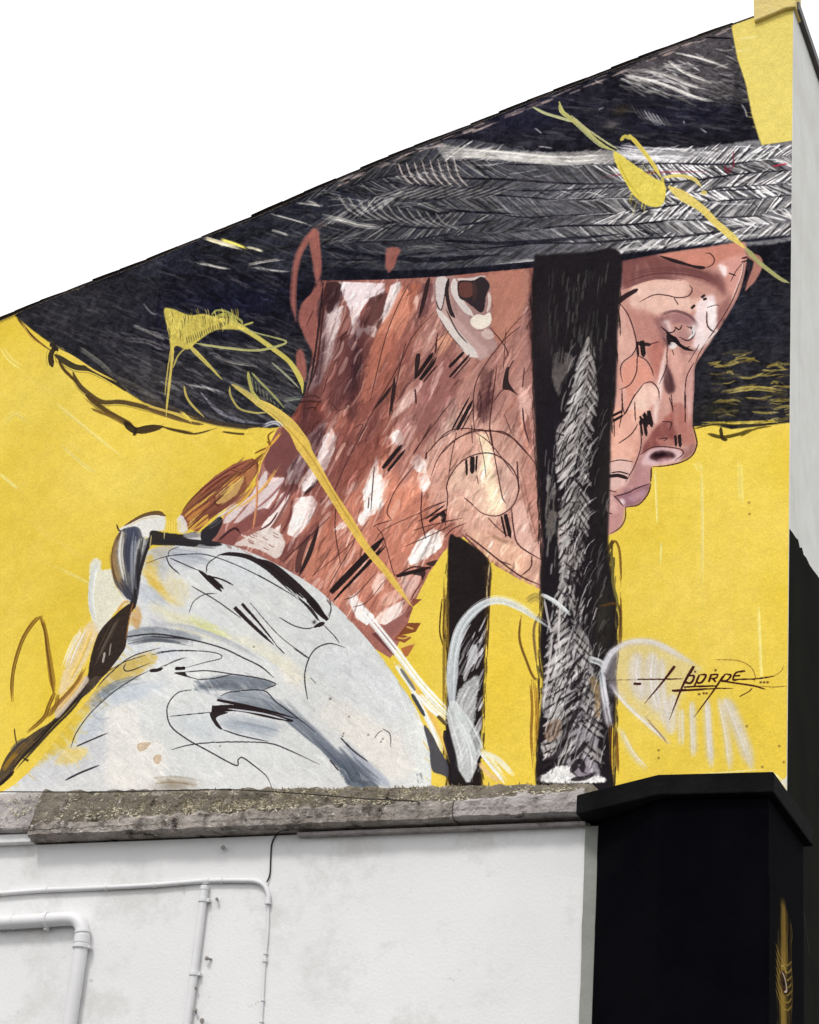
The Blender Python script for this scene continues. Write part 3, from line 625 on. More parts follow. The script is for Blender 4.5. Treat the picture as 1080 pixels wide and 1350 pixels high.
    c.fill(C(35, 540, 60, 530, 55, 590, 40, 640, 28, 670), INK, .9); c.fill(F(230, 810, 320, 580, 335, 570, 300, 700, 250, 800), INK, .9); c.fill(F(205, 800, 225, 680, 290, 600, 250, 720, 235, 800), (70, 44, 44), .8)
    c.fill(D(130, 520, 195, 480, 195, 530, 175, 530, 170, 500, 150, 510), INK, .95); c.fill(C(510, 715, 525, 620, 545, 600, 545, 680, 590, 750, 555, 725), INK, .9); c.fill(E(720, 860, 735, 720, 750, 650, 755, 740, 735, 830), INK, .9)
    c.fill(E(690, 750, 740, 690, 750, 660, 720, 740, 650, 820, 630, 840), INK, .85); c.fill(E(880, 330, 920, 140, 945, 120, 915, 260), (44, 28, 30), .9); c.fill(F(850, 820, 920, 800, 900, 860, 895, 830), INK, .85); c.fill(F(920, 760, 990, 740, 960, 775), INK, .8)
    for p, w in ((E(830, 140, 760, 280, 700, 440, 650, 640, 615, 790), 1.5), (E(810, 470, 770, 640, 740, 800, 735, 860), 1.7), (E(965, 300, 850, 430, 790, 560, 700, 720, 620, 860, 560, 980, 510, 1070), 1.5), (E(985, 410, 975, 480, 970, 530), 1.6),
                 (E(1050, 400, 980, 460, 900, 600, 820, 700, 740, 820), 1.2), (E(865, 720, 870, 800), 1.6), (E(370, 160, 350, 380, 320, 600, 270, 730), 3.2), (E(380, 660, 360, 740), 1.6), (E(410, 800, 440, 835, 490, 820), 1.2), (E(520, 940, 560, 915, 575, 920, 540, 1000), 1.2),
                 (E(1075, 770, 960, 920, 880, 1030, 850, 1080), 1.5), (E(930, 1070, 990, 1000, 1070, 950), 1.6), (E(170, 850, 240, 790, 350, 790), 3), (E(250, 830, 310, 820, 320, 840), 2.4), (E(240, 770, 300, 755, 345, 770), 2.2),
                 (F(600, 0, 520, 140, 450, 290, 400, 420), 1.5), (F(950, 0, 880, 120, 850, 170), 1.5), (F(860, 220, 760, 350, 710, 470, 735, 525), 1.7), (F(730, 525, 660, 545, 630, 560), 1.6), (F(650, 560, 690, 620, 740, 800, 760, 830), 1.2), (F(900, 370, 895, 500, 920, 625), 1.6), 
                 (F(1030, 420, 920, 470, 700, 570, 640, 640), 1.2), (F(1030, 470, 900, 520, 880, 530), 1.5), (F(1080, 540, 960, 600, 800, 670), 1.5), (F(1080, 520, 1000, 540, 900, 600), 1.3), (F(430, 440, 425, 580, 455, 770), 1.5), (F(530, 640, 455, 770, 380, 900), 1.4), (F(610, 520, 560, 590, 480, 680, 300, 830), 1.3),
                 (F(340, 560, 200, 690, 140, 750), 1.8), (F(400, 500, 340, 560), 1.4), (F(400, 680, 340, 780, 300, 830), 1.3), (F(640, 230, 630, 330, 620, 480), 1.6), (F(610, 400, 605, 460), 2.2), (F(640, 820, 540, 930, 470, 960), 1.4), (F(700, 850, 600, 970, 520, 1000), 1.2), (F(900, 860, 860, 920, 840, 960), 1.5), (F(760, 830, 850, 780, 950, 790), 2.6),
                 (C(610, 375, 520, 450, 420, 580, 360, 700, 350, 850, 358, 950), 1.7), (C(480, 590, 455, 780, 440, 940, 465, 1075), 1.9), (C(460, 790, 520, 720, 600, 750), 1.7), (C(440, 380, 520, 480, 545, 540), 1.5), (C(530, 380, 515, 610), 1.2), (C(630, 600, 620, 715), 1.8), (C(660, 280, 560, 380, 500, 470), 1), (C(570, 560, 540, 620), 2),
                 (C(620, 820, 630, 920, 655, 1010), 2.4), (C(100, 1070, 200, 960, 300, 935, 420, 950, 530, 960, 640, 1070), 1.7), (C(155, 410, 145, 520), 1.5), (C(175, 1075, 280, 980, 400, 940, 450, 1030), 1.4), (C(215, 400, 130, 540, 20, 680), 1.2), (C(30, 720, 35, 800), 1.5), (C(520, 860, 560, 960), 1),
                 (D(120, 280, 160, 180, 240, 90, 350, 40, 460, 35, 560, 70, 640, 150, 700, 230), 1.9), (D(195, 560, 210, 400, 205, 330, 250, 240, 320, 180, 420, 155, 500, 180, 570, 250, 600, 340, 580, 420, 540, 470, 480, 500, 400, 485, 340, 435), 1.9), (D(440, 0, 465, 160, 490, 300, 510, 400, 530, 430), 1.6), (D(360, 40, 440, 100, 520, 200, 575, 280), 1.3), 
                 (D(340, 0, 345, 100), 1.3), (D(260, 40, 230, 180, 210, 330), 1.3), (D(560, 460, 570, 560, 600, 660, 730, 745), 2), (D(590, 200, 600, 370), 2.2), (D(430, 510, 500, 580, 560, 620), 1.4), (D(310, 600, 400, 670, 500, 750, 610, 830, 720, 880), 2.2), (D(670, 720, 665, 780, 610, 830), 2), (D(300, 400, 350, 440), 1.5), (D(480, 740, 560, 770), 1.4), (D(290, 600, 440, 745), 1.6),
                 (D(70, 470, 140, 440, 200, 420), 1.5), (D(20, 580, 120, 550, 300, 510), 1.4), (D(190, 620, 240, 570, 310, 540), 1.6), (D(90, 190, 95, 150), 3), (D(70, 370, 65, 500, 90, 625), 1.6), (D(380, 60, 410, 200, 420, 290), 1), (D(370, 280, 378, 325), 1.2)):
        c.ink(p, w, (62, 34, 34), .85)
    c.clip = None
    c.stroke(D(720, 640, 720, 700, 735, 800), 2, (60, 40, 38), .8)
    c.spray(581, 683, 3, 3, (215, 170, 150), .9)
    # frayed ends below the neck and orange block behind the nape
    for p, k in ((U(640, 200, 700, 130, 770, 130, 740, 180, 700, 190), (122, 66, 40)), (U(620, 220, 650, 190, 720, 210, 680, 240), (140, 76, 52)), (U(660, 270, 740, 240, 700, 310, 680, 320), (176, 104, 62)), (U(500, 190, 560, 170, 640, 260, 620, 310), (104, 58, 56)), (U(560, 150, 660, 90, 710, 50, 640, 180, 600, 210), (150, 98, 92)), (U(720, 0, 775, 0, 730, 40), (130, 72, 56))):
        c.fill(p, k, .95, soft=.5, curve=False)
    for p in (U(640, 210, 680, 215, 720, 195), U(650, 260, 700, 250, 740, 245), U(690, 150, 730, 165)): c.stroke(p, 2, (226, 190, 96), .8)
    c.fill(Pc(405, 500, 470, 410, 520, 350, 600, 280, 700, 215, 800, 185, 835, 200, 825, 270, 760, 370, 680, 440, 590, 500, 500, 590, 440, 560), (142, 88, 62), 1, soft=.8, curve=False); c.brushy(Pc(405, 500, 520, 350, 700, 215, 835, 200, 760, 370, 590, 500), (118, 70, 58), 30, 2.4, .7, .2)
    for p, k in ((Pc(540, 330, 680, 230, 790, 190, 760, 230, 640, 310, 520, 390), (156, 92, 74)), (Pc(600, 390, 690, 310, 760, 290, 720, 380, 640, 440, 600, 430), (206, 168, 104)), (Pc(560, 480, 700, 400, 740, 390, 640, 470, 570, 520), (120, 70, 58)), (Pc(430, 500, 560, 390, 590, 380, 560, 440, 460, 530), (196, 132, 72)), (Pc(440, 560, 560, 490, 560, 540, 480, 580), (212, 160, 76)), (Pc(760, 270, 810, 210, 825, 250, 780, 350), (176, 116, 76))):
        c.fill(p, k, .85, soft=1, curve=False)
    for p, w in ((Pc(410, 490, 470, 410, 560, 330, 680, 250, 790, 195), 1.8), (Pc(500, 400, 620, 310, 700, 260), 2.2), (Pc(430, 520, 540, 420, 600, 380), 2), (Pc(450, 550, 560, 460, 600, 430), 2), (Pc(680, 240, 720, 250, 770, 260), 4), (Pc(595, 390, 605, 440, 640, 430), 1.6), (Pc(480, 570, 570, 500, 640, 460), 2), (Pc(800, 190, 830, 220, 825, 280), 1.4)):
        c.dry(p, w, (96, 50, 36), 4, .85, 1.2)
    for i in range(40):
        t = rng.random(); x = 244 + 88 * t; y = 676 - 66 * t + rng.random() * 24 * (1.2 - t)
        c.stroke([(x, y), (x + 9, y - 8), (x + 20, y - 17)], 1.2 + 1.6 * rng.random(), [(222, 170, 74), (104, 56, 40), (150, 88, 66), (232, 200, 100), (84, 48, 40)][rng.integers(5)], .75, n=4)
    c.fill(Pc(870, 190, 960, 30, 1010, 20, 1070, 130, 1010, 220, 960, 280, 890, 260), (118, 72, 70), .95, soft=1.2)
    c.fill(Pc(840, 300, 880, 250, 880, 310, 830, 390, 760, 450, 700, 520, 640, 540, 700, 450, 790, 390), (222, 208, 206), .95, soft=1.2); c.fill(Pc(880, 340, 980, 290, 900, 420, 800, 500, 700, 540, 780, 440), (220, 202, 200), .9, soft=1.2)
    c.fill(Pc(620, 630, 700, 560, 820, 470, 900, 470, 860, 540, 740, 600, 700, 660, 640, 660), (132, 78, 74), .9, soft=1.5); c.fill(Pc(700, 660, 800, 600, 900, 560, 980, 640, 940, 730, 850, 690, 760, 665), (228, 216, 208), .9, soft=1.5)
    for p, w, k in ((Pc(830, 300, 760, 400, 690, 460, 640, 510), 5, (226, 180, 70)), (Pc(950, 210, 880, 320, 800, 400, 700, 470), 4, (220, 168, 90)), (Pc(900, 110, 850, 200, 830, 280), 4, (224, 182, 80)), (Pc(960, 40, 900, 110, 820, 165), 3, (214, 160, 66)), (Pc(830, 280, 825, 440, 805, 570), 1.6, (206, 140, 96)), (Pc(600, 510, 680, 460, 720, 430), 5, (226, 220, 222)), (Pc(980, 310, 900, 400, 800, 480), 3, (150, 96, 96)), (Pc(840, 580, 900, 540, 940, 480), 2, (84, 50, 50)), (Pc(1010, 330, 960, 420, 880, 520), 2.5, (140, 86, 86)), (Pc(610, 640, 700, 570, 740, 600), 2.4, (60, 36, 40)), (Pc(880, 90, 900, 110, 890, 60, 930, 30), 1.6, (120, 84, 34)), (Pc(815, 160, 850, 140, 890, 125), 1.6, (120, 84, 34))):
        c.dry(p, w, k, 6, .85, 1.4)
    for i in range(26):
        x, y = 318 + 50 * rng.random(), 700 + 22 * rng.random()
        c.stroke([(x, y), (x + 4, y + 3), (x + 8, y + 4)], 1.4, (150, 104, 96) if i % 2 else (240, 232, 226), .7, n=3)
    # ================= face
    face = P2(806, 350, 815, 345, 880, 333, 930, 326, 975, 319, 984, 322, 985, 345, 976, 385, 963, 411, 945, 440, 926, 468, 917, 484, 916, 510, 914, 540, 914, 560, 917, 575, 919, 588, 915, 599, 900, 609, 880, 614, 861, 616,
              859, 628, 858, 640, 855, 650, 849, 660, 838, 667, 826, 670, 824, 676, 823, 690, 815, 700, 803, 706, 796, 706, 800, 500)
    c.stroke(A(800, 150, 860, 170, 870, 210, 840, 280, 800, 350), [6, 10, 12, 10, 5], (188, 128, 114), .9, soft=.8); c.stroke(A(810, 190, 820, 260, 790, 330), 3, (60, 40, 46), .7)
    fm = c.fill(face, (190, 142, 130), 1, soft=.4, grain=.08, keep=True)
    c.clip = fm
    for p, k, al, so in (
        (A(100, 150, 300, 150, 640, 250, 680, 290, 700, 380, 640, 330, 500, 270, 300, 270, 140, 330, 90, 300), (120, 76, 74), .9, 6), (A(330, 150, 540, 120, 760, 80, 790, 150, 660, 210, 560, 220, 440, 180), (196, 130, 112), .9, 3), (A(640, 200, 790, 150, 790, 260, 740, 380, 700, 340, 690, 260), (206, 150, 138), .9, 4),
        (A(560, 240, 680, 290, 710, 380, 660, 430, 640, 500, 600, 560, 650, 560, 720, 430, 700, 330), (140, 96, 92), .75, 5), (A(650, 200, 700, 220, 690, 270, 665, 240), (236, 222, 218), .9, 2),
        (A(180, 330, 300, 290, 460, 290, 510, 340, 470, 380, 560, 400, 540, 460, 400, 460, 300, 480, 180, 460), (222, 184, 168), .9, 5), (A(540, 420, 620, 370, 640, 420, 590, 480, 620, 560, 660, 560, 560, 660, 500, 720, 520, 600), (226, 208, 206), .95, 3), (A(600, 420, 640, 420, 640, 560, 600, 540), (232, 224, 222), .9, 2.5),
        (A(110, 430, 160, 480, 190, 560, 205, 640, 190, 700, 130, 740, 105, 700), (208, 164, 150), .8, 2), (A(150, 440, 300, 470, 360, 560, 330, 640, 220, 640, 190, 540), (180, 126, 116), .75, 6), (A(270, 650, 360, 620, 360, 760, 330, 850, 280, 740), (178, 112, 100), .8, 4),
        (A(330, 500, 400, 470, 470, 470, 540, 520, 530, 560, 500, 540, 440, 520, 400, 530), (150, 108, 110), .8, 2.5), (A(340, 520, 380, 510, 400, 560, 380, 580), (216, 194, 190), .8, 1.5), (A(410, 590, 480, 560, 510, 610, 470, 640), (172, 128, 122), .9, 1.5),
        (A(380, 650, 480, 670, 540, 680, 520, 760, 480, 860, 480, 1080, 300, 1080, 320, 900, 360, 760), (198, 150, 138), .85, 4), (A(460, 860, 520, 760, 525, 900, 510, 1080, 470, 1080), (196, 150, 142), .8, 2), (A(360, 760, 380, 760, 420, 880, 380, 910, 350, 850), (84, 56, 60), .95, 1.2),
        (A(380, 690, 420, 700, 470, 740, 440, 830, 400, 770), (210, 160, 148), .8, 3), (A(320, 850, 370, 640, 350, 860, 330, 980, 310, 1080, 300, 1000), (226, 200, 192), .9, 1.5),
        (A(120, 780, 200, 700, 270, 760, 290, 830, 210, 900, 160, 1000, 120, 900), (214, 148, 128), .9, 4), (A(170, 960, 240, 860, 310, 870, 325, 940, 260, 1000, 190, 1080, 140, 1080), (226, 190, 174), .9, 2.5), (A(100, 880, 150, 900, 130, 1080, 80, 1080), (206, 158, 144), .8, 2),
        (A(350, 1060, 420, 1000, 470, 1060, 450, 1080), (160, 92, 82), .9, 3),
        (B(190, 100, 250, 90, 380, 90, 350, 180, 320, 380, 180, 380), (220, 164, 142), .85, 3), (B(230, 180, 340, 100, 330, 240, 300, 350, 200, 350), (224, 174, 154), .7, 3), (B(180, 370, 310, 370, 280, 480, 220, 520, 175, 520), (216, 180, 170), .9, 2), (B(290, 480, 330, 380, 380, 300, 410, 400, 405, 480, 300, 530, 250, 530), (176, 132, 132), .9, 2),
        (B(350, 330, 400, 230, 460, 160, 520, 140, 560, 180, 560, 260, 500, 290, 400, 300), (136, 80, 76), .95, 2), (B(520, 60, 600, 60, 640, 180, 655, 270, 600, 300, 560, 230, 530, 150), (170, 112, 102), .9, 2.5), (B(440, 240, 540, 250, 540, 280, 460, 280), (180, 120, 108), .8, 1.5),
        (B(380, 330, 430, 295, 520, 295, 580, 320, 570, 360, 480, 380, 400, 390, 360, 380), (208, 176, 180), .95, 1.2), (B(400, 345, 440, 310, 510, 312, 545, 335, 520, 355, 440, 365), (76, 48, 52), 1, .8), (B(420, 330, 480, 318, 500, 330, 440, 345), (40, 26, 30), .9, .8), (B(450, 355, 530, 345, 500, 365, 450, 372), (170, 126, 128), .8, 1),
        (B(580, 300, 650, 270, 655, 300, 620, 340, 560, 365, 590, 330), (150, 106, 100), .9, 1.5), (B(210, 560, 280, 530, 400, 490, 410, 500, 380, 560, 330, 610, 270, 615, 250, 590), (150, 108, 116), .97, .6), (B(290, 560, 380, 520, 370, 560, 310, 590), (176, 138, 146), .8, 2),
        (B(180, 520, 210, 560, 250, 600, 265, 630, 265, 680, 230, 730, 190, 760, 170, 760), (186, 138, 134), .9, 2), (B(180, 540, 210, 580, 230, 640, 200, 650, 175, 640), (206, 166, 158), .8, 2), (B(240, 570, 265, 580, 262, 605, 245, 595), (222, 204, 206), .9, .6)):
        c.fill(p, k, al, soft=so * .6, grain=.06); c.brushy(p, k, 7, 1.8, .35, .05, .4)
    c.streaks((815, 340, 930, 620), (.1, 1), 90, 50, 4, [(214, 164, 146), (170, 118, 106), (226, 190, 176)], .22)
    c.work((812, 330, 990, 700), (.15, 1), 1500, 10, 2.0, .07, .45)
    c.soften((800, 320, 990, 712), 1.6, .85); c.grade((790, 315, 1000, 712), .88, (1.03, 1.025, 1.03), 1.14, 150)
    c.fill(A(300, 500, 350, 500, 380, 570, 370, 640, 350, 660, 330, 580), (120, 80, 82), .55, soft=3); c.fill(A(440, 660, 540, 660, 530, 690, 470, 700), (150, 106, 100), .5, soft=2); c.spray(915, 432, 8, 12, (240, 230, 228), .7, .5); c.spray(926, 452, 7, 10, (236, 222, 216), .6, .6); c.spray(847, 535, 10, 14, (236, 206, 190), .6); c.spray(908, 540, 3, 26, (222, 190, 180), .5); c.spray(866, 385, 26, 8, (226, 192, 178), .5, .1); c.spray(905, 590, 6, 8, (206, 164, 152), .5)
    for p in (A(100, 300, 300, 240, 520, 250, 660, 300), A(120, 330, 300, 270, 480, 280)): c.dry(p, 9, (96, 58, 60), 12, .4, 1.6)
    c.dry(A(340, 480, 420, 460, 500, 490, 540, 540), 4, (110, 74, 78), 8, .6, 1.2)
    # eye, brow, lines of the face
    c.fill(A(370, 590, 420, 600, 460, 650, 520, 675, 470, 672, 420, 640, 380, 640), (34, 24, 28), .95, soft=.5); c.fill(A(380, 640, 400, 628, 425, 640, 420, 660, 390, 664), (232, 222, 218), .95, soft=.3); c.spray(882, 453, 3.4, 4, (26, 18, 22), .95); c.stroke(A(365, 575, 400, 600, 450, 650, 530, 680), [2, 4, 4, 1.5], (28, 20, 24), .95); c.stroke(A(455, 645, 470, 660, 500, 650), 1.4, (40, 26, 28), .9); c.stroke(A(350, 600, 372, 640, 374, 690), 2, (96, 62, 64), .7)
    for p, w in ((A(340, 545, 380, 575, 410, 570, 420, 550), 2), (A(415, 545, 440, 560, 455, 535), 2), (A(500, 540, 525, 580, 490, 620, 440, 600), 1.8), (A(480, 540, 510, 560, 510, 600), 1.4)): c.ink(p, w, (44, 28, 34))
    c.stroke(A(490, 610, 520, 580, 510, 550), 3, (232, 226, 226), .9)
    c.fill(A(100, 400, 130, 370, 200, 335, 210, 350, 150, 390, 110, 420), (40, 26, 30), .95); c.fill(A(330, 155, 420, 175, 510, 205, 580, 215, 560, 230, 480, 210, 400, 190), (34, 24, 28), .95)
    c.bars(*A(235, 620, 245, 710), (6, 3), 2.5); c.fill(A(205, 625, 280, 635, 275, 650, 215, 645), INK, .9)
    for a in (A(75, 1030, 130, 1005), A(80, 1060, 130, 1030), A(225, 1060, 230, 1085), A(560, 385, 580, 370), A(505, 445, 525, 425), A(570, 395, 590, 390)): c.stroke(a, 3.4, INK, .95, ends=(.9, .8))
    c.bars(*A(245, 1020, 275, 1080), (5, 3), 2); c.bars(*B(395, 90, 415, 180), (5, 2.5), 2); c.bars(*B(370, 130, 385, 230), (4, 2), 2); c.bars(*B(565, 220, 570, 290), (4, 3), 2); c.bars(*B(200, 120, 245, 95), (3,), 2); c.bars(*B(200, 145, 245, 120), (3,), 2)
    c.stroke(B(175, 450, 230, 445, 285, 462), 4.5, INK, .95, ends=(.7, .3)); c.stroke(B(190, 430, 240, 425, 295, 440), 1.8, INK, .9)
    for p, w in ((A(580, 225, 620, 205, 632, 175, 610, 145, 580, 140), 1.6), (A(220, 410, 300, 370, 370, 372, 430, 385, 490, 375, 510, 340, 495, 315), 1.7), (A(410, 385, 435, 425), 1.5), (A(110, 410, 160, 480, 195, 580, 205, 650, 180, 700, 130, 740, 118, 790, 130, 850), 1.7), (A(210, 700, 205, 790, 170, 860, 110, 890), 1.7), (A(210, 700, 260, 730, 290, 780, 298, 815), 1.4),
                 (A(245, 855, 290, 848, 325, 890, 330, 950), 1.6), (A(245, 855, 190, 930, 150, 1010, 130, 1030), 1.7), (A(125, 880, 130, 980, 140, 1020), 1.4), (A(195, 960, 200, 1060), 1.4), (A(520, 740, 480, 820, 470, 940, 475, 1070), 1.5), (A(385, 930, 405, 1000), 1.4), (A(590, 460, 595, 540, 640, 580), 2), (A(590, 440, 640, 425, 660, 430), 1.3), (A(400, 670, 410, 700), 1.2), (A(550, 640, 490, 740), 1.1),
                 (A(780, 170, 830, 160), 3), (A(780, 190, 820, 180), 2.4), (A(710, 250, 750, 265), 2), (A(790, 190, 750, 240, 720, 300), 1.3), (A(280, 640, 330, 625), 1.5), (A(370, 680, 370, 760, 330, 860), 1.5),
                 (B(250, 0, 250, 100, 235, 185), 1.5), (B(320, 0, 280, 80, 255, 120), 1.5), (B(230, 270, 300, 220, 340, 160), 1.8), (B(320, 40, 322, 130), 1.4), (B(185, 370, 240, 360, 310, 370), 1.6), (B(350, 160, 355, 280, 320, 390, 270, 480), 1.5), (B(520, 0, 530, 100), 1.4), (B(600, 0, 595, 150), 1.3), (B(350, 330, 430, 288, 560, 298, 585, 325, 540, 365), 1.6), (B(470, 150, 520, 155, 510, 200), 1.6),
                 (B(210, 560, 280, 540, 330, 515, 410, 488), 1.8), (B(205, 555, 230, 580, 260, 615), 1.6), (B(175, 525, 220, 535), 1.2), (B(180, 650, 195, 655), 1.5), (B(450, 245, 500, 240, 480, 255), 1.5)):
        c.ink(p, w, (54, 30, 32), .88)
    c.clip = None
    for p, w in ((A(795, 180, 780, 270, 730, 400, 660, 520, 560, 670, 525, 750), 1.4), (B(638, 170, 655, 230, 660, 280, 635, 335, 580, 370, 500, 390, 415, 398), 2), (B(412, 400, 408, 480), 2), (B(410, 490, 390, 550, 340, 605, 270, 618), 2), (B(270, 618, 268, 680, 240, 730, 185, 765), 1.6)):
        c.ink(p, w, (60, 34, 34), .9)
    c.stroke(A(790, 190, 775, 270, 725, 395), 2, (226, 196, 184), .8); c.stroke(A(545, 670, 625, 590, 650, 560), 2.5, (226, 208, 200), .8)
    # ================= pink drips on the hat
    PK = (164, 100, 90)
    for p, w in ((I(940, 425, 890, 490, 845, 580, 825, 700, 820, 830, 835, 940), [8, 9, 8, 7, 7, 4]), (I(930, 420, 935, 500, 950, 620, 950, 730), [14, 15, 12, 8]), (E(345, 120, 320, 200, 285, 260, 275, 330, 300, 430, 320, 560), [6, 14, 24, 26, 20, 8]), (J(500, 690, 485, 740, 470, 830), [24, 17, 11]), (E(230, 500, 240, 600, 260, 680), [10, 14, 5])):
        c.stroke(p, w, PK, .88, soft=1.4, grain=.15)
        c.dry(p, 12, (140, 84, 76), 8, .35, 1.4)
    c.stroke(E(360, 130, 340, 330, 310, 560, 280, 720), 3, (30, 22, 26), .8); c.stroke(E(265, 380, 300, 300, 310, 290), 2, (90, 50, 46), .7); c.dry(J(60, 600, 100, 570, 130, 560), 8, (130, 100, 92), 6, .4, 1.3)
    # ================= small braid, then the big one
    sb = c.fill(P2(592, 712, 602, 708, 612, 712, 646, 742, 645, 790, 640, 850, 637, 920, 634, 990, 632, 1046, 598, 1046, 588, 1000, 590, 900, 590, 800), (32, 26, 26), 1, soft=.8, grain=.25, keep=True)
    c.dry(P2(589, 760, 588, 850, 588, 950), 8, (120, 92, 36), 14, .5, 1.4); c.dry(P2(645, 740, 643, 800, 640, 880), 6, (92, 64, 34), 10, .6, 1.3); c.dry(P2(585, 790, 582, 830, 586, 850), 5, (66, 44, 20), 7, .7, 1.4)
    c.stroke(D(440, 760, 430, 860, 420, 1000), 2, (214, 196, 150), .7)
    c.clip = sb
    for i in range(60):
        x, y = 596 + 38 * rng.random(), 830 + 190 * rng.random(); g = 120 + 110 * rng.random()
        c.stroke([(x, y), (x + 6, y - 12), (x + 12 + 5 * rng.random(), y - 26)], 1.5 + 3 * rng.random(), (g, g * .98, g), .7, n=4)
        if i % 2: c.stroke([(x + 3, y), (x + 9, y - 14), (x + 14, y - 24)], 2, (28, 22, 24), .8, n=4)
    c.fill(V(255, 300, 290, 300, 280, 380, 240, 430, 210, 480, 230, 400), (206, 206, 208), .8, soft=1); c.fill(V(180, 560, 290, 460, 285, 600, 260, 760, 170, 740), (206, 208, 208), .75, soft=2, grain=.2)
    c.clip = None
    big = P2(704, 345, 716, 337, 770, 333, 818, 334, 815, 420, 812, 520, 806, 560, 804, 640, 802, 700, 804, 740, 812, 800, 812, 860, 812, 930, 810, 1000, 809, 1050, 800, 1056, 720, 1056, 708, 1050, 708, 1000, 710, 960, 716, 900, 712, 850, 716, 800, 712, 760, 716, 720, 710, 650, 706, 560, 702, 450)
    bm = c.fill(big, (28, 24, 28), 1, soft=1.3, grain=.3, keep=True)
    c.clip = bm
    c.spray(800, 640, 16, 120, (40, 36, 34), .7); c.spray(795, 820, 16, 60, (52, 48, 40), .8); c.spray(725, 600, 10, 200, (28, 23, 31), .8); c.spray(720, 440, 16, 60, (48, 40, 44), .6)
    # pale lock shapes
    for p, k, al in ((C(980, 430, 1010, 520, 1020, 700, 1010, 860, 960, 950, 900, 1080, 830, 1080, 820, 960, 880, 840, 920, 700, 930, 560), (176, 168, 164), .8), (C(800, 520, 880, 530, 900, 580, 840, 680, 820, 760, 780, 650), (112, 104, 102), .7),
                     (X(300, 0, 490, 0, 440, 120, 420, 200, 400, 290, 350, 340, 280, 360, 280, 200), (168, 160, 158), .85), (X(290, 600, 330, 480, 400, 410, 450, 470, 480, 560, 490, 660, 440, 740, 400, 640, 370, 560, 320, 620), (158, 152, 146), .85), (X(290, 680, 330, 610, 370, 640, 390, 800, 390, 960, 340, 1040, 300, 920), (182, 168, 162), .85),
                     (X(210, 560, 240, 580, 290, 610, 270, 720, 230, 800, 210, 700), (112, 104, 98), .8), (X(400, 820, 470, 800, 450, 940, 400, 1080, 360, 1120), (120, 112, 104), .7),
                     (V(640, 560, 700, 330, 760, 220, 880, 230, 930, 400, 900, 500, 820, 560, 760, 640, 740, 700, 660, 690), (176, 172, 174), .8), (V(690, 560, 760, 480, 770, 580, 740, 700, 690, 680), (226, 224, 224), .95), (V(800, 480, 870, 380, 890, 420, 820, 520), (200, 194, 196), .9),
                     (V(820, 620, 900, 560, 960, 620, 960, 760, 940, 900, 960, 1010, 860, 1020, 780, 960, 800, 800), (170, 164, 172), .8), (V(640, 830, 720, 830, 700, 900, 670, 940), (222, 216, 212), .9), (V(620, 1040, 720, 960, 800, 960, 840, 1020, 960, 1010, 970, 1045), (230, 230, 228), .95)):
        c.fill(p, k, al, soft=1.4, grain=.28)
    ys = [440, 480, 520, 560, 600, 640, 700, 760, 800, 850, 900, 960, 1020]; xc = [780, 773, 769, 763, 753, 758, 757, 752, 744, 748, 752, 756, 757]; hw = [4, 12, 20, 23, 22, 22, 20, 15, 12, 30, 36, 40, 42]
    y = 470
    while y < 1015:
        X0 = np.interp(y, ys, xc); Hw = np.interp(y, ys, hw); g = 150 + 80 * rng.random(); k = (g, g * .975, g * .965)
        jj = 3 * rng.normal()
        c.stroke([(X0 - Hw, y + 8), (X0 - Hw * .5, y - 2 + jj), (X0 + Hw * .15, y - 20)], [3, 6.5, 3], k, .85, n=5, soft=.4, ends=(.3, .2)); c.stroke([(X0 - Hw, y + 12), (X0 - Hw * .45, y + 3 + jj), (X0 + Hw * .2, y - 16)], 2.4, (26, 21, 24), .9, n=5)
        if rng.random() < .8:
            g *= .8; c.stroke([(X0 + Hw, y + 2), (X0 + Hw * .6, y - 10), (X0 + Hw * .2, y - 22)], [3, 6, 3], (g, g * .97, g * .95), .75, n=5, soft=.4); c.stroke([(X0 + Hw, y + 7), (X0 + Hw * .6, y - 5), (X0 + Hw * .25, y - 17)], 2.2, (26, 21, 24), .85, n=5)
        y += 9 + 4 * rng.random()
    def locks(x0, x1, y0, y1, n, sl, lo, hi, w=2.2):
        for i in range(n):
            x, y = x0 + (x1 - x0) * rng.random(), y0 + (y1 - y0) * rng.random(); L = 12 + 18 * rng.random(); g = lo + (hi - lo) * rng.random()
            dx = L * sl * (.6 + .8 * rng.random())
            c.stroke([(x, y), (x + dx * .4, y - L * .6), (x + dx, y - L)], w * (.4 + rng.random()), (g, g * .98, g * .97), .75, n=4)
            if i % 3 != 2: c.stroke([(x + 2.4, y + 1), (x + dx * .4 + 2.4, y - L * .5), (x + dx + 2, y - L + 2)], w * .8, (28, 23, 25), .8, n=4)
    locks(742, 776, 490, 600, 30, .6, 150, 240, 1.5); locks(738, 770, 590, 640, 20, .7, 150, 235, 1.5); locks(740, 774, 640, 700, 24, .7, 140, 225, 1.4); locks(740, 764, 690, 790, 26, .25, 130, 225, 1.4)
    locks(718, 732, 600, 760, 24, .1, 90, 170, 1.8); locks(718, 776, 800, 900, 40, .35, 150, 235, 1.6); locks(718, 786, 900, 1020, 70, .6, 140, 230, 1.6); locks(775, 800, 660, 1000, 26, .3, 60, 110, 2); locks(750, 776, 380, 470, 8, .1, 44, 70, 2)
    for i in range(150):       # scribbled dark knots
        x, y = 716 + 84 * rng.random(), 640 + 380 * rng.random()
        if y < 790 and x > 775: continue
        c.stroke([(x, y), (x + 5 * rng.normal(), y + 4 * rng.normal()), (x + 5 * rng.normal(), y + 6 * rng.normal())], 1.2 + 1.6 * rng.random(), (26, 20, 24), .7, n=4)
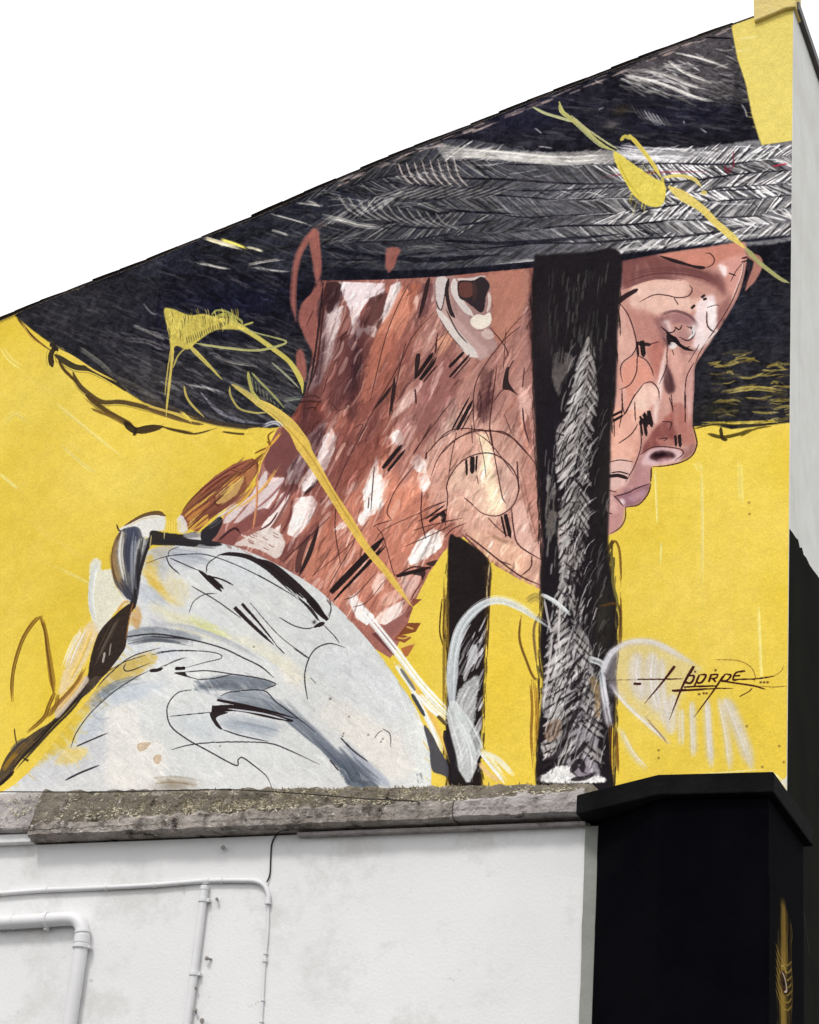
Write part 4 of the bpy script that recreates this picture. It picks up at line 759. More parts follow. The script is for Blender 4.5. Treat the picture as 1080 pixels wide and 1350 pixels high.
    for p, w in ((C(800, 960, 850, 975), 2.5), (X(280, 620, 330, 440, 380, 365, 440, 410, 490, 490), 3), (X(290, 600, 330, 520, 400, 410), 3), (X(400, 780, 440, 850, 480, 830), 3), (X(330, 1050, 380, 1090, 440, 1000, 480, 920), 4), (X(270, 330, 290, 380), 3), (V(780, 480, 820, 400, 880, 340), 4), (V(800, 540, 850, 480, 890, 420), 6), (V(760, 640, 820, 600, 880, 560), 5), (V(780, 780, 830, 660, 870, 640), 5), (V(640, 940, 720, 900, 760, 820, 790, 700), 7), (V(800, 920, 860, 860, 900, 820), 6), (V(630, 1000, 680, 950, 720, 930), 10), (V(800, 1030, 880, 1020, 940, 990), 5), (V(800, 990, 850, 930, 870, 990), 8)):
        c.stroke(p, w, (26, 20, 24), .85, soft=.3)
    c.fill(V(670, 720, 740, 700, 750, 760, 700, 820, 660, 800), (150, 120, 98), .6, soft=2); c.fill(V(900, 470, 960, 500, 960, 680, 940, 680, 930, 560), (164, 136, 94), .7, soft=2)
    c.stroke(X(210, 580, 225, 450, 240, 360), 2, (140, 130, 120), .7); c.stroke(X(260, 600, 262, 520, 280, 440), 2, (120, 112, 104), .7)
    c.clip = None
    c.clip = bm
    c.soften((700, 330, 820, 1030), .8, .6)
    locks(722, 800, 370, 480, 60, .12, 38, 74, 2.4); locks(726, 796, 470, 800, 44, .4, 50, 120, 1.6); locks(744, 776, 480, 790, 26, .55, 160, 236, 1.0); locks(716, 800, 800, 1020, 50, .5, 60, 215, 1.2)
    c.work((706, 345, 812, 1025), (.2, -1), 1500, 14, 1.6, .18, .5)
    c.clip = None
    for y in range(360, 1030, 22):
        for xe, s3 in ((np.interp(y, [350, 560, 720, 860, 1030], [704, 707, 716, 713, 709]), -1), (np.interp(y, [350, 560, 700, 800, 1030], [817, 806, 802, 812, 809]), 1)):
            if s3 > 0 and y < 700 and rng.random() < .5: continue
            c.dry([(xe + 2 * rng.normal(), y), (xe + s3 * 2 * rng.random(), y + 18), (xe + 2 * rng.normal(), y + 40)], 6, (34, 27, 27), 5, .7, 1.6, .3, .5)
        if y > 720:
            for xe in (590, 643 - (y - 720) * .03): c.dry([(xe + 2 * rng.normal(), y), (xe + rng.normal(), y + 18), (xe + 2 * rng.normal(), y + 38)], 6, (46, 34, 26), 4, .65, 1.5, .3, .5)
    # loose lines beside the braid
    for p, w, k in ((V(530, 130, 522, 260, 560, 380, 600, 470, 640, 480), 2.6, (96, 66, 30)), (V(580, 480, 590, 640, 585, 800, 600, 1000), 2.6, (150, 104, 40)), (V(600, 470, 615, 640, 610, 900), 4, (170, 124, 46)), (V(630, 120, 600, 220, 620, 420), 8, (120, 96, 56)), (B(180, 850, 210, 805, 235, 850, 243, 960, 240, 1080), 2.4, (112, 80, 30)), (B(175, 855, 205, 800), 4, (70, 52, 30)), (P2(818, 780, 819, 830, 817, 860), 3, (110, 82, 34)),
                    (V(1010, 700, 1020, 860, 1020, 1000), 4, (96, 64, 30)), (Wt(95, 680, 100, 800, 105, 920), 3, (110, 74, 30)), (Wt(80, 640, 75, 800, 80, 940), 4, (206, 168, 60)), (Wt(0, 0, 110, 0, 105, 240), 2, (90, 62, 30)), (X(640, 860, 660, 950, 660, 1080, 690, 1200, 700, 1330), 8, (104, 98, 50))):
        c.dry(p, w, k, 6, .75, 1.4)
    c.dry(V(555, 60, 610, 30, 650, 60), 10, (140, 120, 70), 12, .4, 1.5)
    # ================= blouse
    bl = P2(188, 735, 205, 722, 235, 718, 270, 716, 300, 718, 330, 728, 365, 744, 400, 764, 430, 786, 462, 818, 492, 852, 520, 890, 545, 928, 560, 960, 568, 990, 569, 1046, 569, 1060, -60, 1070, 0, 1046, 40, 1016, 84, 962, 118, 920, 150, 876, 165, 850, 172, 810, 176, 770)
    wm = c.fill(bl, (216, 219, 221), 1, soft=.5, grain=.035, keep=True)
    c.clip = wm
    for p, k, al, so in ((Pc(210, 780, 260, 680, 380, 665, 300, 760, 320, 860, 380, 960, 440, 1000, 380, 990, 300, 940, 230, 860), (228, 196, 96), .9, 5), (Pc(240, 680, 420, 670, 560, 690, 480, 780, 360, 760, 320, 880, 260, 740), (192, 196, 206), .8, 7), (Pc(180, 880, 260, 900, 360, 1000, 300, 1000, 200, 960), (196, 202, 212), .8, 5), (Pc(560, 690, 700, 700, 860, 760, 820, 900, 640, 860), (214, 219, 224), .9, 10), (Pc(320, 860, 460, 860, 420, 1000, 360, 960), (220, 214, 190), .7, 6),
                         (S(0, 20, 130, 60, 260, 120, 420, 200, 340, 220, 150, 160, 20, 120), (222, 217, 184), .6, 7), (S(0, 60, 100, 130, 60, 170, 0, 160), (206, 206, 214), .8, 6), (S(180, 100, 330, 140, 430, 200, 340, 200), (216, 220, 158), .6, 6), (S(400, 210, 560, 220, 760, 330, 860, 440, 800, 440, 640, 320), (226, 224, 206), .7, 6), (S(700, 360, 790, 400, 840, 500, 740, 460), (230, 225, 214), .5, 6),
                         (Q(700, 720, 860, 690, 1080, 740, 1080, 770, 860, 745, 700, 770), (150, 156, 166), .8, 3), (Q(720, 600, 770, 580, 770, 680, 740, 700), (214, 170, 110), .8, 3), (Q(690, 780, 860, 800, 1000, 830, 900, 870, 760, 850), (206, 210, 220), .7, 4),
                         (R(420, 480, 540, 380, 700, 290, 840, 250, 850, 300, 740, 390, 600, 450, 500, 560, 410, 660, 380, 760, 330, 800, 200, 880, 60, 980, 40, 940, 200, 800), (216, 190, 110), .9, 4), (R(200, 780, 330, 660, 480, 560, 460, 640, 380, 760, 200, 880, 60, 970), (234, 206, 88), .9, 4), (R(520, 490, 650, 400, 640, 440, 560, 520, 500, 560), (130, 138, 150), .7, 4), (R(600, 480, 720, 440, 900, 420, 800, 480, 620, 560), (196, 206, 218), .8, 6), (R(420, 680, 500, 580, 620, 560, 560, 680, 440, 760), (200, 208, 220), .7, 8), (R(80, 960, 260, 820, 440, 760, 600, 700, 600, 860, 400, 940, 240, 990), (212, 214, 220), .8, 8), (R(300, 860, 360, 780, 480, 780, 420, 850), (236, 212, 128), .8, 5), (R(580, 560, 760, 540, 780, 700, 900, 760, 880, 960, 600, 980, 590, 700), (232, 230, 226), .8, 6),
                         (S(230, 495, 330, 440, 470, 425, 620, 440, 670, 470, 610, 500, 450, 495, 330, 495), (128, 136, 148), .95, 3), (S(360, 550, 440, 510, 600, 505, 680, 560, 780, 640, 640, 620, 500, 580), (160, 167, 178), .9, 2.5), (S(380, 640, 560, 650, 700, 690, 660, 760, 500, 740, 410, 700), (182, 190, 200), .85, 7), (S(600, 500, 720, 590, 840, 680, 980, 800, 900, 780, 780, 690), (158, 165, 176), .8, 3), (S(840, 690, 960, 790, 1080, 900, 1080, 990, 1000, 880, 880, 760), (98, 106, 120), .9, 2.5), (S(90, 640, 330, 630, 380, 720, 440, 760, 260, 760), (206, 212, 218), .7, 10),
                         (U(200, 620, 320, 540, 480, 620, 700, 760, 760, 900, 640, 1000, 480, 900, 320, 760), (232, 227, 219), .5, 10), (U(160, 340, 400, 260, 600, 420, 700, 640, 560, 660, 300, 500), (218, 222, 226), .8, 12), (U(270, 820, 360, 860, 450, 960, 540, 1030, 390, 1030, 320, 930), (106, 116, 130), .95, 3), (U(330, 760, 480, 890, 600, 1010, 540, 1020, 440, 920), (176, 182, 196), .85, 4), (U(160, 740, 260, 790, 330, 870, 280, 850, 190, 780), (116, 124, 138), .85, 2.5), (U(0, 560, 100, 660, 260, 790, 160, 750, 0, 640), (150, 156, 168), .7, 4), (U(600, 420, 720, 500, 800, 680, 810, 1020, 740, 1030, 720, 720), (226, 230, 230), .8, 4)):
        c.fill(p, k, al, soft=so * .7, grain=.05); c.brushy(p, k, 16, 3, .4, .03)
    c.streaks((20, 730, 570, 1040), (.8, .6), 240, 60, 6, [(234, 234, 233), (208, 213, 220), (226, 226, 224), (216, 220, 224)], .22)
    c.dry(U(600, 300, 700, 440, 780, 620, 800, 760), 16, (240, 241, 240), 18, .5, 1.8); c.dry(U(760, 950, 770, 1010), 8, (140, 148, 156), 8, .5, 1.4)
    c.dry(S(0, 1000, 120, 990, 280, 1010), 10, (176, 160, 136), 14, .4, 1.6); c.spray(230, 1036, 36, 9, (128, 110, 88), .5)
    c.work((0, 700, 570, 1040), (.8, .6), 2200, 24, 3.4, .035, .5)
    for p, w, k in ((S(230, 470, 420, 440, 640, 470), 12, (140, 148, 160)), (S(420, 540, 600, 570, 790, 650), 10, (150, 157, 168)), (S(620, 540, 800, 690, 1000, 860), 12, (132, 140, 152)), (U(0, 560, 140, 700, 320, 880, 420, 1020), 14, (142, 150, 164)), (U(330, 800, 450, 930, 560, 1020), 12, (120, 128, 142)), (Pc(300, 700, 480, 720, 620, 760), 14, (180, 186, 198)), (R(500, 520, 640, 430, 800, 390), 12, (150, 160, 172)), (S(0, 130, 200, 160, 420, 240, 620, 360), 9, (190, 194, 200)), (R(700, 200, 860, 175, 1060, 205), 7, (112, 116, 126)), (U(560, 300, 680, 480, 760, 700), 18, (206, 211, 216)), (S(380, 680, 540, 700, 700, 740), 12, (170, 178, 190))):
        c.dry(p, w, k, 18, .42, 2.0, .1, .35)
    c.grade((0, 690, 575, 1050), .8, (.985, .98, .97), 1.28, 216)
    # heavy black sweeps
    c.stroke(Pc(610, 715, 680, 708, 780, 725, 880, 780, 980, 860, 1080, 950), [2, 5, 6, 7, 7, 6], INK, .95); c.stroke(F(0, 735, 90, 780, 200, 870, 300, 970, 385, 1070), [5, 8, 8, 8, 7], INK, .95); c.stroke(S(860, 0, 910, 60, 965, 115), [7, 7, 5], INK, .95, ends=(1, .7)); c.stroke(S(810, 0, 870, 50, 920, 120), 2.6, INK, .9)
    c.fill(S(885, 155, 925, 125, 950, 130, 930, 150), INK, .95); c.spray(414.5, 820, 3.2, 3.2, INK, .9)
    c.stroke(S(455, 45, 540, 130, 670, 250), [5, 4.5, 3], INK, .95, ends=(.9, .2)); c.stroke(S(495, 25, 580, 120, 685, 250), [4, 2.5, 1.5], INK, .95, ends=(.9, .3)); c.ink(S(540, 20, 700, 200, 860, 320), 1)
    c.stroke(Pc(505, 795, 570, 850, 635, 915), [3, 6, 5], INK, .95); c.stroke(Pc(560, 825, 600, 860, 645, 900), 4, INK, .95); c.stroke(Pc(570, 830, 640, 850, 700, 880), 2, INK, .9)
    c.stroke(S(330, 600, 480, 598, 620, 630, 775, 668), [9, 8, 7, 5], INK, .97, ends=(.9, .5)); c.stroke(S(360, 552, 500, 580, 640, 612, 800, 655), [3.5, 3.5, 3, 2], INK, .97, ends=(.8, .3)); c.stroke(S(420, 600, 600, 625, 740, 660), 1.8, (210, 214, 220), .9)
    c.fill(S(322, 620, 420, 620, 370, 640, 355, 660, 390, 715, 350, 690), INK, .95); c.stroke(S(130, 380, 185, 378), 4, INK, .95, ends=(.9, .9)); c.fill(S(125, 405, 180, 400, 200, 420, 260, 440, 210, 430), INK, .95); c.stroke(R(820, 350, 860, 348, 895, 335), 4.5, INK, .95); c.stroke(R(960, 340, 1015, 335), 4, INK, .9)
    for p, w in ((R(390, 770, 420, 690, 500, 580, 620, 470, 740, 390, 820, 350), 1.7), (R(420, 765, 500, 730, 590, 692), 2.4), (R(360, 950, 440, 910, 545, 868), 3), (R(510, 465, 600, 370, 720, 275, 880, 225), 1.8), (R(690, 310, 680, 340, 710, 352, 820, 310), 1.8), (R(600, 350, 690, 300, 800, 265), 1.2), (R(690, 165, 860, 150, 1080, 185), 2.4), (R(860, 250, 960, 240, 1080, 240), 1.4), (R(880, 330, 960, 300, 1010, 280), 1),
                 (S(0, 205, 200, 220, 380, 265, 500, 320, 600, 370, 670, 430), 2), (S(0, 305, 120, 285, 280, 285, 370, 300, 380, 325, 300, 345, 190, 375), 1.4), (S(70, 370, 130, 335, 190, 320), 1), (S(170, 400, 300, 392, 440, 410, 600, 435, 680, 465, 640, 485, 610, 500), 1.7), (S(250, 440, 340, 435, 440, 412), 1.6), (S(380, 530, 440, 508, 610, 500, 680, 560, 800, 650, 900, 730), 1.6), (S(220, 497, 150, 510, 100, 560, 85, 620, 110, 700, 200, 770, 300, 825, 460, 910, 475, 880, 500, 868, 560, 910, 630, 970, 660, 1035), 1.9),
                 (S(100, 642, 220, 630, 330, 620), 1.4), (S(110, 825, 200, 800, 330, 785, 500, 782, 650, 790, 760, 830, 920, 905), 1.7), (S(390, 715, 500, 750, 640, 780), 1.7), (S(855, 550, 840, 450, 845, 380, 870, 310, 910, 265, 980, 243, 1060, 265), 1.9), (S(860, 325, 780, 270), 1.4), (S(700, 100, 780, 145, 850, 162, 900, 150), 1.6), (S(940, 140, 1000, 200, 1030, 240), 1.4), (S(960, 0, 985, 50, 970, 110), 1.2), (S(870, 430, 900, 460), 1), (S(1040, 760, 1080, 810), 1.4), (S(680, 250, 730, 300), 1.5),
                 (Pc(340, 720, 350, 690, 400, 668), 1.3), (Pc(330, 720, 350, 770, 405, 820), 1.8), (Pc(350, 730, 440, 770, 510, 800), 1.6), (Pc(220, 760, 340, 720, 500, 708, 600, 725, 740, 780, 860, 840, 1000, 920, 1060, 960), 1.4), (Pc(550, 810, 560, 760, 620, 715), 1.8), (Pc(470, 885, 600, 960, 740, 1060), 1.6), (Pc(455, 1030, 480, 970, 540, 930, 610, 925), 1.4), (Pc(830, 750, 920, 830, 1040, 940), 1.6), (F(0, 760, 120, 840, 220, 940), 1.4), (F(220, 940, 290, 1020, 330, 1070), 1.8), (F(330, 880, 390, 950, 400, 1010, 380, 1060), 1), (F(0, 820, 140, 900), 1),
                 (U(330, 760, 400, 830, 480, 890), 2), (U(270, 880, 320, 940), 2), (U(560, 710, 600, 740, 605, 810), 1.2), (U(515, 760, 540, 730, 560, 720), 1), (U(730, 500, 800, 600), 1.4)):
        c.ink(p, w, (40, 36, 40), .9)
    for x, y in U(560, 765, 480, 742, 550, 780, 270, 545, 375, 643, 345, 735, 340, 750) + S(375, 803, 320, 480, 560, 260, 980, 545): c.spray(x, y, 1.6, 1.6, (80, 66, 56), .8)
    for p in (R(745, 760, 780, 740, 835, 745, 800, 785, 760, 795), R(835, 825, 870, 805, 890, 830, 870, 865, 845, 860)):
        c.fill(p, (240, 238, 232), .9); c.fill([(x * .86 + .14 * p[0][0] + 1.4, y * .9 + .1 * p[0][1]) for x, y in p], (202, 182, 156), .95, grain=.15)
    c.clip = None
    # right-hand edge strokes of the blouse
    c.fill(U(785, 690, 830, 740, 870, 820, 915, 900, 920, 970, 880, 960, 830, 935, 815, 820), (70, 70, 80), .95, soft=.8)
    for p, w, k in ((U(420, 20, 520, 140, 640, 290, 760, 450, 860, 560, 940, 640), 9, (236, 238, 236)), (U(620, 340, 720, 480, 820, 680, 900, 860), 6, (236, 238, 232)), (U(680, 400, 780, 560, 880, 760, 920, 900), 5, (228, 186, 92)), (U(760, 500, 840, 590, 930, 660), 14, (232, 234, 232)), (U(660, 380, 740, 500), 3, (120, 122, 118)), (U(720, 520, 790, 640), 2.4, (70, 70, 74)), (U(860, 640, 910, 690), 3, (90, 76, 50)), (V(300, 860, 380, 960, 450, 1045), 8, (234, 236, 232)), (V(310, 880, 400, 920, 490, 1010), 6, (234, 230, 200)), (V(300, 940, 350, 1000, 420, 1045), 5, (226, 190, 130))):
        c.dry(p, w, k, 12, .8, 2.0, .06)
    c.stroke(V(110, 760, 140, 860, 170, 980, 150, 1040), [9, 10, 10, 6], (36, 32, 36), .9)
    # pale blue-white swirls round the braids
    SW = (206, 212, 216)
    for p, w, k, al in ((V(150, 640, 150, 480, 165, 320, 200, 200, 270, 110, 350, 60, 430, 55, 520, 90, 600, 140, 700, 210), [18, 15, 13, 13, 12, 8, 7, 6, 6, 4], SW, .85), (V(150, 600, 190, 760, 230, 900, 240, 1045), [20, 22, 24, 22], (214, 218, 218), .85), (V(180, 660, 260, 800, 300, 900), [16, 20, 12], (206, 212, 210), .7), (V(640, 15, 720, 60, 800, 130), [4, 5, 4], (206, 212, 212), .85), (V(970, 460, 990, 400, 1020, 340, 1070, 300), 4, (190, 206, 216), .85), (V(970, 440, 980, 540, 1000, 640), 6, (190, 206, 214), .6), (V(900, 370, 960, 390, 990, 420), 5, (206, 214, 214), .6)):
        c.stroke(p, w, k, al, soft=.8, grain=.1)
        c.dry(p, 9 if not hasattr(w, '__len__') else max(w) * .8, (232, 236, 236), 9, .5, 1.4, .1)
    for p in (V(745, 60, 735, 200, 740, 360), V(655, 40, 690, 220), V(700, 260, 680, 420, 660, 560, 650, 640)): c.stroke(p, 2.6, (214, 208, 206), .75)
    # translucent wing by the signature
    WG = (208, 202, 206)
    c.fill(Wt(30, 300, 100, 220, 200, 185, 320, 200, 480, 300, 560, 360, 500, 420, 420, 560, 350, 640, 260, 610, 150, 510, 60, 460), WG, .42, soft=5, grain=.1)
    for p, w, al in ((Wt(20, 400, 50, 290, 120, 215, 220, 190, 320, 205, 440, 270, 560, 345), 7, .75), (Wt(60, 420, 160, 540, 280, 650, 390, 750), 6, .6), (Wt(210, 250, 200, 380, 240, 520), 16, .6), (Wt(290, 250, 280, 420, 320, 580), 16, .6), (Wt(340, 280, 340, 450, 380, 700), 12, .5), (Wt(400, 480, 400, 700), 14, .5), (Wt(510, 520, 520, 820), 8, .65), (Wt(590, 510, 600, 700, 615, 880), 9, .65), (Wt(660, 500, 700, 700, 720, 890), 9, .55), (Wt(690, 500, 760, 660, 840, 890), 15, .65), (Wt(450, 560, 450, 760), 9, .4), (Wt(20, 420, 40, 560, 60, 660), 9, .6), (Wt(110, 660, 180, 800, 260, 890), 7, .35)):
        c.stroke(p, w, (206, 200, 208), al, soft=2.2); c.dry(p, w * .8, (226, 224, 230), 7, .4, 1.3, .05)
    c.dry(Wt(250, 600, 330, 690, 380, 750), 2, (150, 120, 100), 4, .7, 1.2)
    # ---- signature
    DK = (58, 22, 20)
    for p, w in ((Wt(415, 325, 350, 410, 250, 530), [4, 2.4, 1]), (Wt(210, 398, 340, 397, 460, 395), 1.6), (Wt(190, 422, 232, 423), 3), (Wt(520, 325, 460, 430, 385, 620), [4, 2.6, 1]), (Wt(400, 460, 520, 455, 640, 448, 735, 447), [3.4, 2.4, 1.6, 1]), (Wt(465, 440, 560, 436, 650, 434), 2.2),
                 (Wt(485, 378, 475, 412, 505, 416, 520, 380, 485, 378), 2.6), (Wt(550, 372, 535, 412, 562, 414, 585, 376, 552, 372), 2.6), (Wt(548, 380, 520, 440), 2.2), (Wt(615, 372, 600, 415), 2.6), (Wt(612, 372, 648, 372, 640, 390, 608, 394), 2.2), (Wt(622, 394, 640, 412), 2.2), (Wt(690, 370, 670, 404, 700, 404, 722, 376, 690, 368), 2.4), (Wt(680, 380, 620, 470, 520, 605), [2.6, 2, 1]),
                 (Wt(800, 352, 750, 362, 735, 400, 770, 398), 2.2), (Wt(742, 380, 775, 376), 2), (Wt(740, 398, 860, 395, 960, 380), 1.8), (Wt(660, 405, 760, 420, 850, 434, 910, 452), 2), (Wt(640, 290, 760, 295, 830, 330, 855, 380, 850, 410), .9), (Wt(770, 492, 820, 465, 840, 445), 1.2), (Wt(880, 435, 960, 440, 1030, 435), .8), (Wt(960, 380, 1000, 350, 1010, 320), .7), (Wt(40, 402, 200, 400), .8)):
        c.stroke(p, w, DK, .95 if not isinstance(w, float) or w > 1 else .55, ends=(.8, .4), grain=0)
    for x, y in Wt(525, 355, 637, 347, 547, 478, 572, 473, 588, 473, 885, 413, 903, 413, 922, 413): c.spray(x, y, 1.7, 1.7, DK, 1)
    for x, y in Wt(325, 785, 325, 828, 985, 762, 808, 654, 893, 877, 1010, 850) + B(945, 592, 948, 655): c.spray(x, y, 1.8, 1.8, (96, 74, 40), .8)
    c.stroke(Wt(480, 930, 560, 918, 900, 890), 2, (244, 232, 180), .6)
    c.fill(Wt(990, 955, 1012, 945, 1034, 930, 1034, 1010, 1015, 985), (226, 222, 214), .9, soft=.8); c.dry(Wt(930, 900, 970, 925, 1010, 960), 2, (236, 226, 190), 4, .7, 1.2)
    # ================= collar, sash and sleeve on the left
    c.fill(Q(500, 330, 550, 325, 560, 380, 620, 380, 630, 450, 680, 540, 720, 560, 640, 600, 560, 720, 520, 700, 490, 580, 490, 440), (226, 226, 216), .9, soft=2, grain=.08); c.dry(Q(540, 330, 510, 420, 500, 560, 530, 690), 9, (238, 242, 240), 10, .8, 1.8)
    c.fill(Q(340, 960, 380, 860, 440, 740, 500, 660, 540, 720, 500, 820, 440, 940, 360, 1050, 320, 1060), (228, 206, 170), .85, soft=3, grain=.1); c.dry(Q(460, 700, 400, 820, 360, 930), 12, (238, 232, 226), 12, .6, 1.8); c.dry(Q(500, 690, 440, 850, 360, 1000), 8, (226, 190, 90), 8, .5, 1.8)
    c.fill(Q(650, 170, 700, 130, 800, 80, 860, 75, 905, 90, 900, 160, 830, 170, 820, 200, 780, 200), (228, 228, 228), .95, soft=1)
    c.fill(Q(620, 260, 650, 180, 690, 150, 760, 150, 790, 210, 830, 200, 820, 250, 780, 340, 770, 450, 750, 560, 720, 560, 660, 500, 620, 420), (98, 98, 104), .97, soft=1, grain=.2); c.fill(Q(690, 170, 750, 150, 760, 220, 740, 330, 700, 400, 680, 300), (66, 70, 88), .9, soft=2.5); c.fill(Q(655, 200, 690, 180, 680, 280, 690, 400, 650, 420, 640, 300), (160, 150, 130), .8, soft=2.5); c.fill(Q(760, 220, 800, 200, 790, 260, 750, 350, 740, 300), (196, 194, 188), .7, soft=2)
    c.fill(Q(630, 420, 700, 470, 740, 400, 760, 440, 740, 550, 680, 530), (76, 76, 86), .8, soft=2); c.stroke(Q(645, 480, 690, 540, 720, 550), 3, (226, 224, 220), .8)
    c.stroke(Q(665, 170, 625, 260, 620, 360, 640, 450), 5, (96, 66, 34), .8); c.stroke(Q(640, 130, 655, 165, 690, 160), 2, (50, 36, 30), .9); c.stroke(Q(680, 140, 780, 85, 860, 68, 910, 85), [3, 5, 6, 5], (92, 66, 44), .9); c.stroke(Q(700, 145, 790, 100, 880, 90), 1.5, (216, 190, 140), .8)
    c.fill(Q(830, 165, 900, 175, 1000, 185, 1080, 175, 1080, 250, 960, 245, 860, 245, 820, 260, 770, 420, 745, 580, 715, 580, 740, 460, 775, 330, 815, 220), (42, 38, 40), .97, soft=.8)
    for p, w, k in ((Q(640, 190, 620, 300, 640, 420, 700, 540), 10, (150, 122, 84)), (Q(700, 160, 690, 300, 720, 480), 12, (54, 56, 70)), (Q(740, 170, 730, 320, 740, 520), 8, (150, 152, 160)), (Q(680, 150, 660, 300, 690, 460), 6, (206, 204, 200)), (Q(780, 200, 760, 330, 750, 500), 5, (40, 38, 42)), (Q(660, 430, 700, 500, 740, 560), 7, (60, 62, 74))):
        c.dry(p, w, k, 12, .6, 1.6, .15, .4)
    c.fill(Pc(420, 600, 540, 590, 560, 640, 480, 640), (168, 164, 168), .8, soft=2); c.fill(Pc(450, 625, 530, 615, 520, 640), (226, 224, 222), .8, soft=1.2); c.fill(Pc(390, 520, 420, 500, 450, 580, 400, 590), (222, 216, 214), .9, soft=1.5)
    c.fill(Pc(520, 590, 570, 545, 620, 505, 640, 530, 610, 600, 580, 640, 640, 660, 540, 660), (38, 36, 42), .95, soft=.8); c.dry(Pc(250, 640, 400, 640, 560, 655, 640, 660), 9, (40, 38, 42), 12, .8, 2); c.dry(Pc(560, 560, 600, 540, 630, 510), 6, (90, 90, 98), 7, .6, 1.4)
    for i in range(6): c.stroke(Pc(330 + 14 * i, 505 + (i % 3) * 12, 335 + 14 * i, 540, 332 + 14 * i, 590), 1.6, (240, 214, 110), .8)
    c.stroke(Q(830, 190, 822, 260), 1.6, (214, 196, 130), .8); c.stroke(Q(905, 120, 900, 210), 1.6, (230, 214, 150), .7)
    # sash going down
    c.fill(Q(650, 610, 720, 560, 740, 580, 710, 640, 695, 760, 680, 820, 600, 930, 540, 990, 460, 1070, 420, 1080, 480, 960, 490, 900, 520, 780, 560, 700), (46, 36, 34), .97, soft=.8, grain=.25)
    c.dry(Q(640, 640, 600, 720, 560, 800, 510, 900), 12, (110, 96, 84), 8, .6, 1.4); c.stroke(Q(575, 830, 570, 860, 565, 890), 3, (200, 190, 180), .8); c.stroke(Q(600, 850, 606, 810, 610, 780), 2, (190, 180, 170), .6); c.stroke(Q(730, 560, 710, 650, 690, 760), 2, (150, 100, 50), .8)
    c.stroke(Q(640, 610, 680, 560, 710, 555), 4, (210, 160, 90), .8)
    c.fill(R(490, 400, 560, 380, 500, 460, 400, 540, 330, 610, 260, 690, 190, 770, 110, 850, 60, 920, 0, 985, -10, 940, 30, 830, 90, 760, 200, 680, 280, 630, 360, 550, 440, 460), (74, 62, 52), .95, soft=1, grain=.25); c.dry(R(480, 440, 380, 560, 280, 660, 170, 780, 60, 900), 9, (38, 32, 32), 14, .8, 1.8); c.dry(R(60, 860, 120, 780, 220, 690), 10, (116, 88, 48), 10, .7, 1.6); c.dry(R(60, 790, 110, 740, 160, 720), 9, (70, 66, 70), 8, .7, 1.6)
    c.dry(R(20, 900, 60, 840, 100, 800), 7, (150, 114, 40), 8, .7, 1.6); c.stroke(R(0, 975, 40, 940, 80, 900), 5, (36, 28, 26), .9); c.stroke(R(80, 665, 85, 710, 95, 760), 2, (60, 44, 28), .8); c.stroke(R(130, 830, 160, 845), 3, (50, 38, 24), .8)
    c.fill(R(300, 580, 340, 500, 400, 460, 460, 380, 490, 400, 440, 470, 380, 540, 320, 610), (206, 190, 176), .85, soft=1.5); c.dry(R(470, 330, 420, 420, 330, 520, 250, 600), 6, (132, 94, 44), 10, .8, 1.6); c.dry(R(480, 360, 400, 470, 300, 580), 4, (226, 176, 90), 6, .6, 1.4)
    # loose arch of brown
    for p, w in ((R(68, 520, 66, 420, 85, 300, 130, 170, 190, 80, 235, 48), [2.5, 4, 5, 6, 7, 6]), (R(225, 55, 250, 130, 265, 240, 285, 380, 300, 480), [6, 5, 7, 9, 8]), (R(300, 470, 270, 540, 240, 610, 150, 690), [6, 4, 5, 5]), (R(320, 480, 300, 560, 240, 620), 3)):
        c.stroke(p, w, (148, 108, 38), .7, soft=.5, tooth=.2); c.dry(p, 5, (96, 66, 28), 6, .7, 1.2)
    # ================= yellow vines and leaves
    GR = (206, 194, 110)
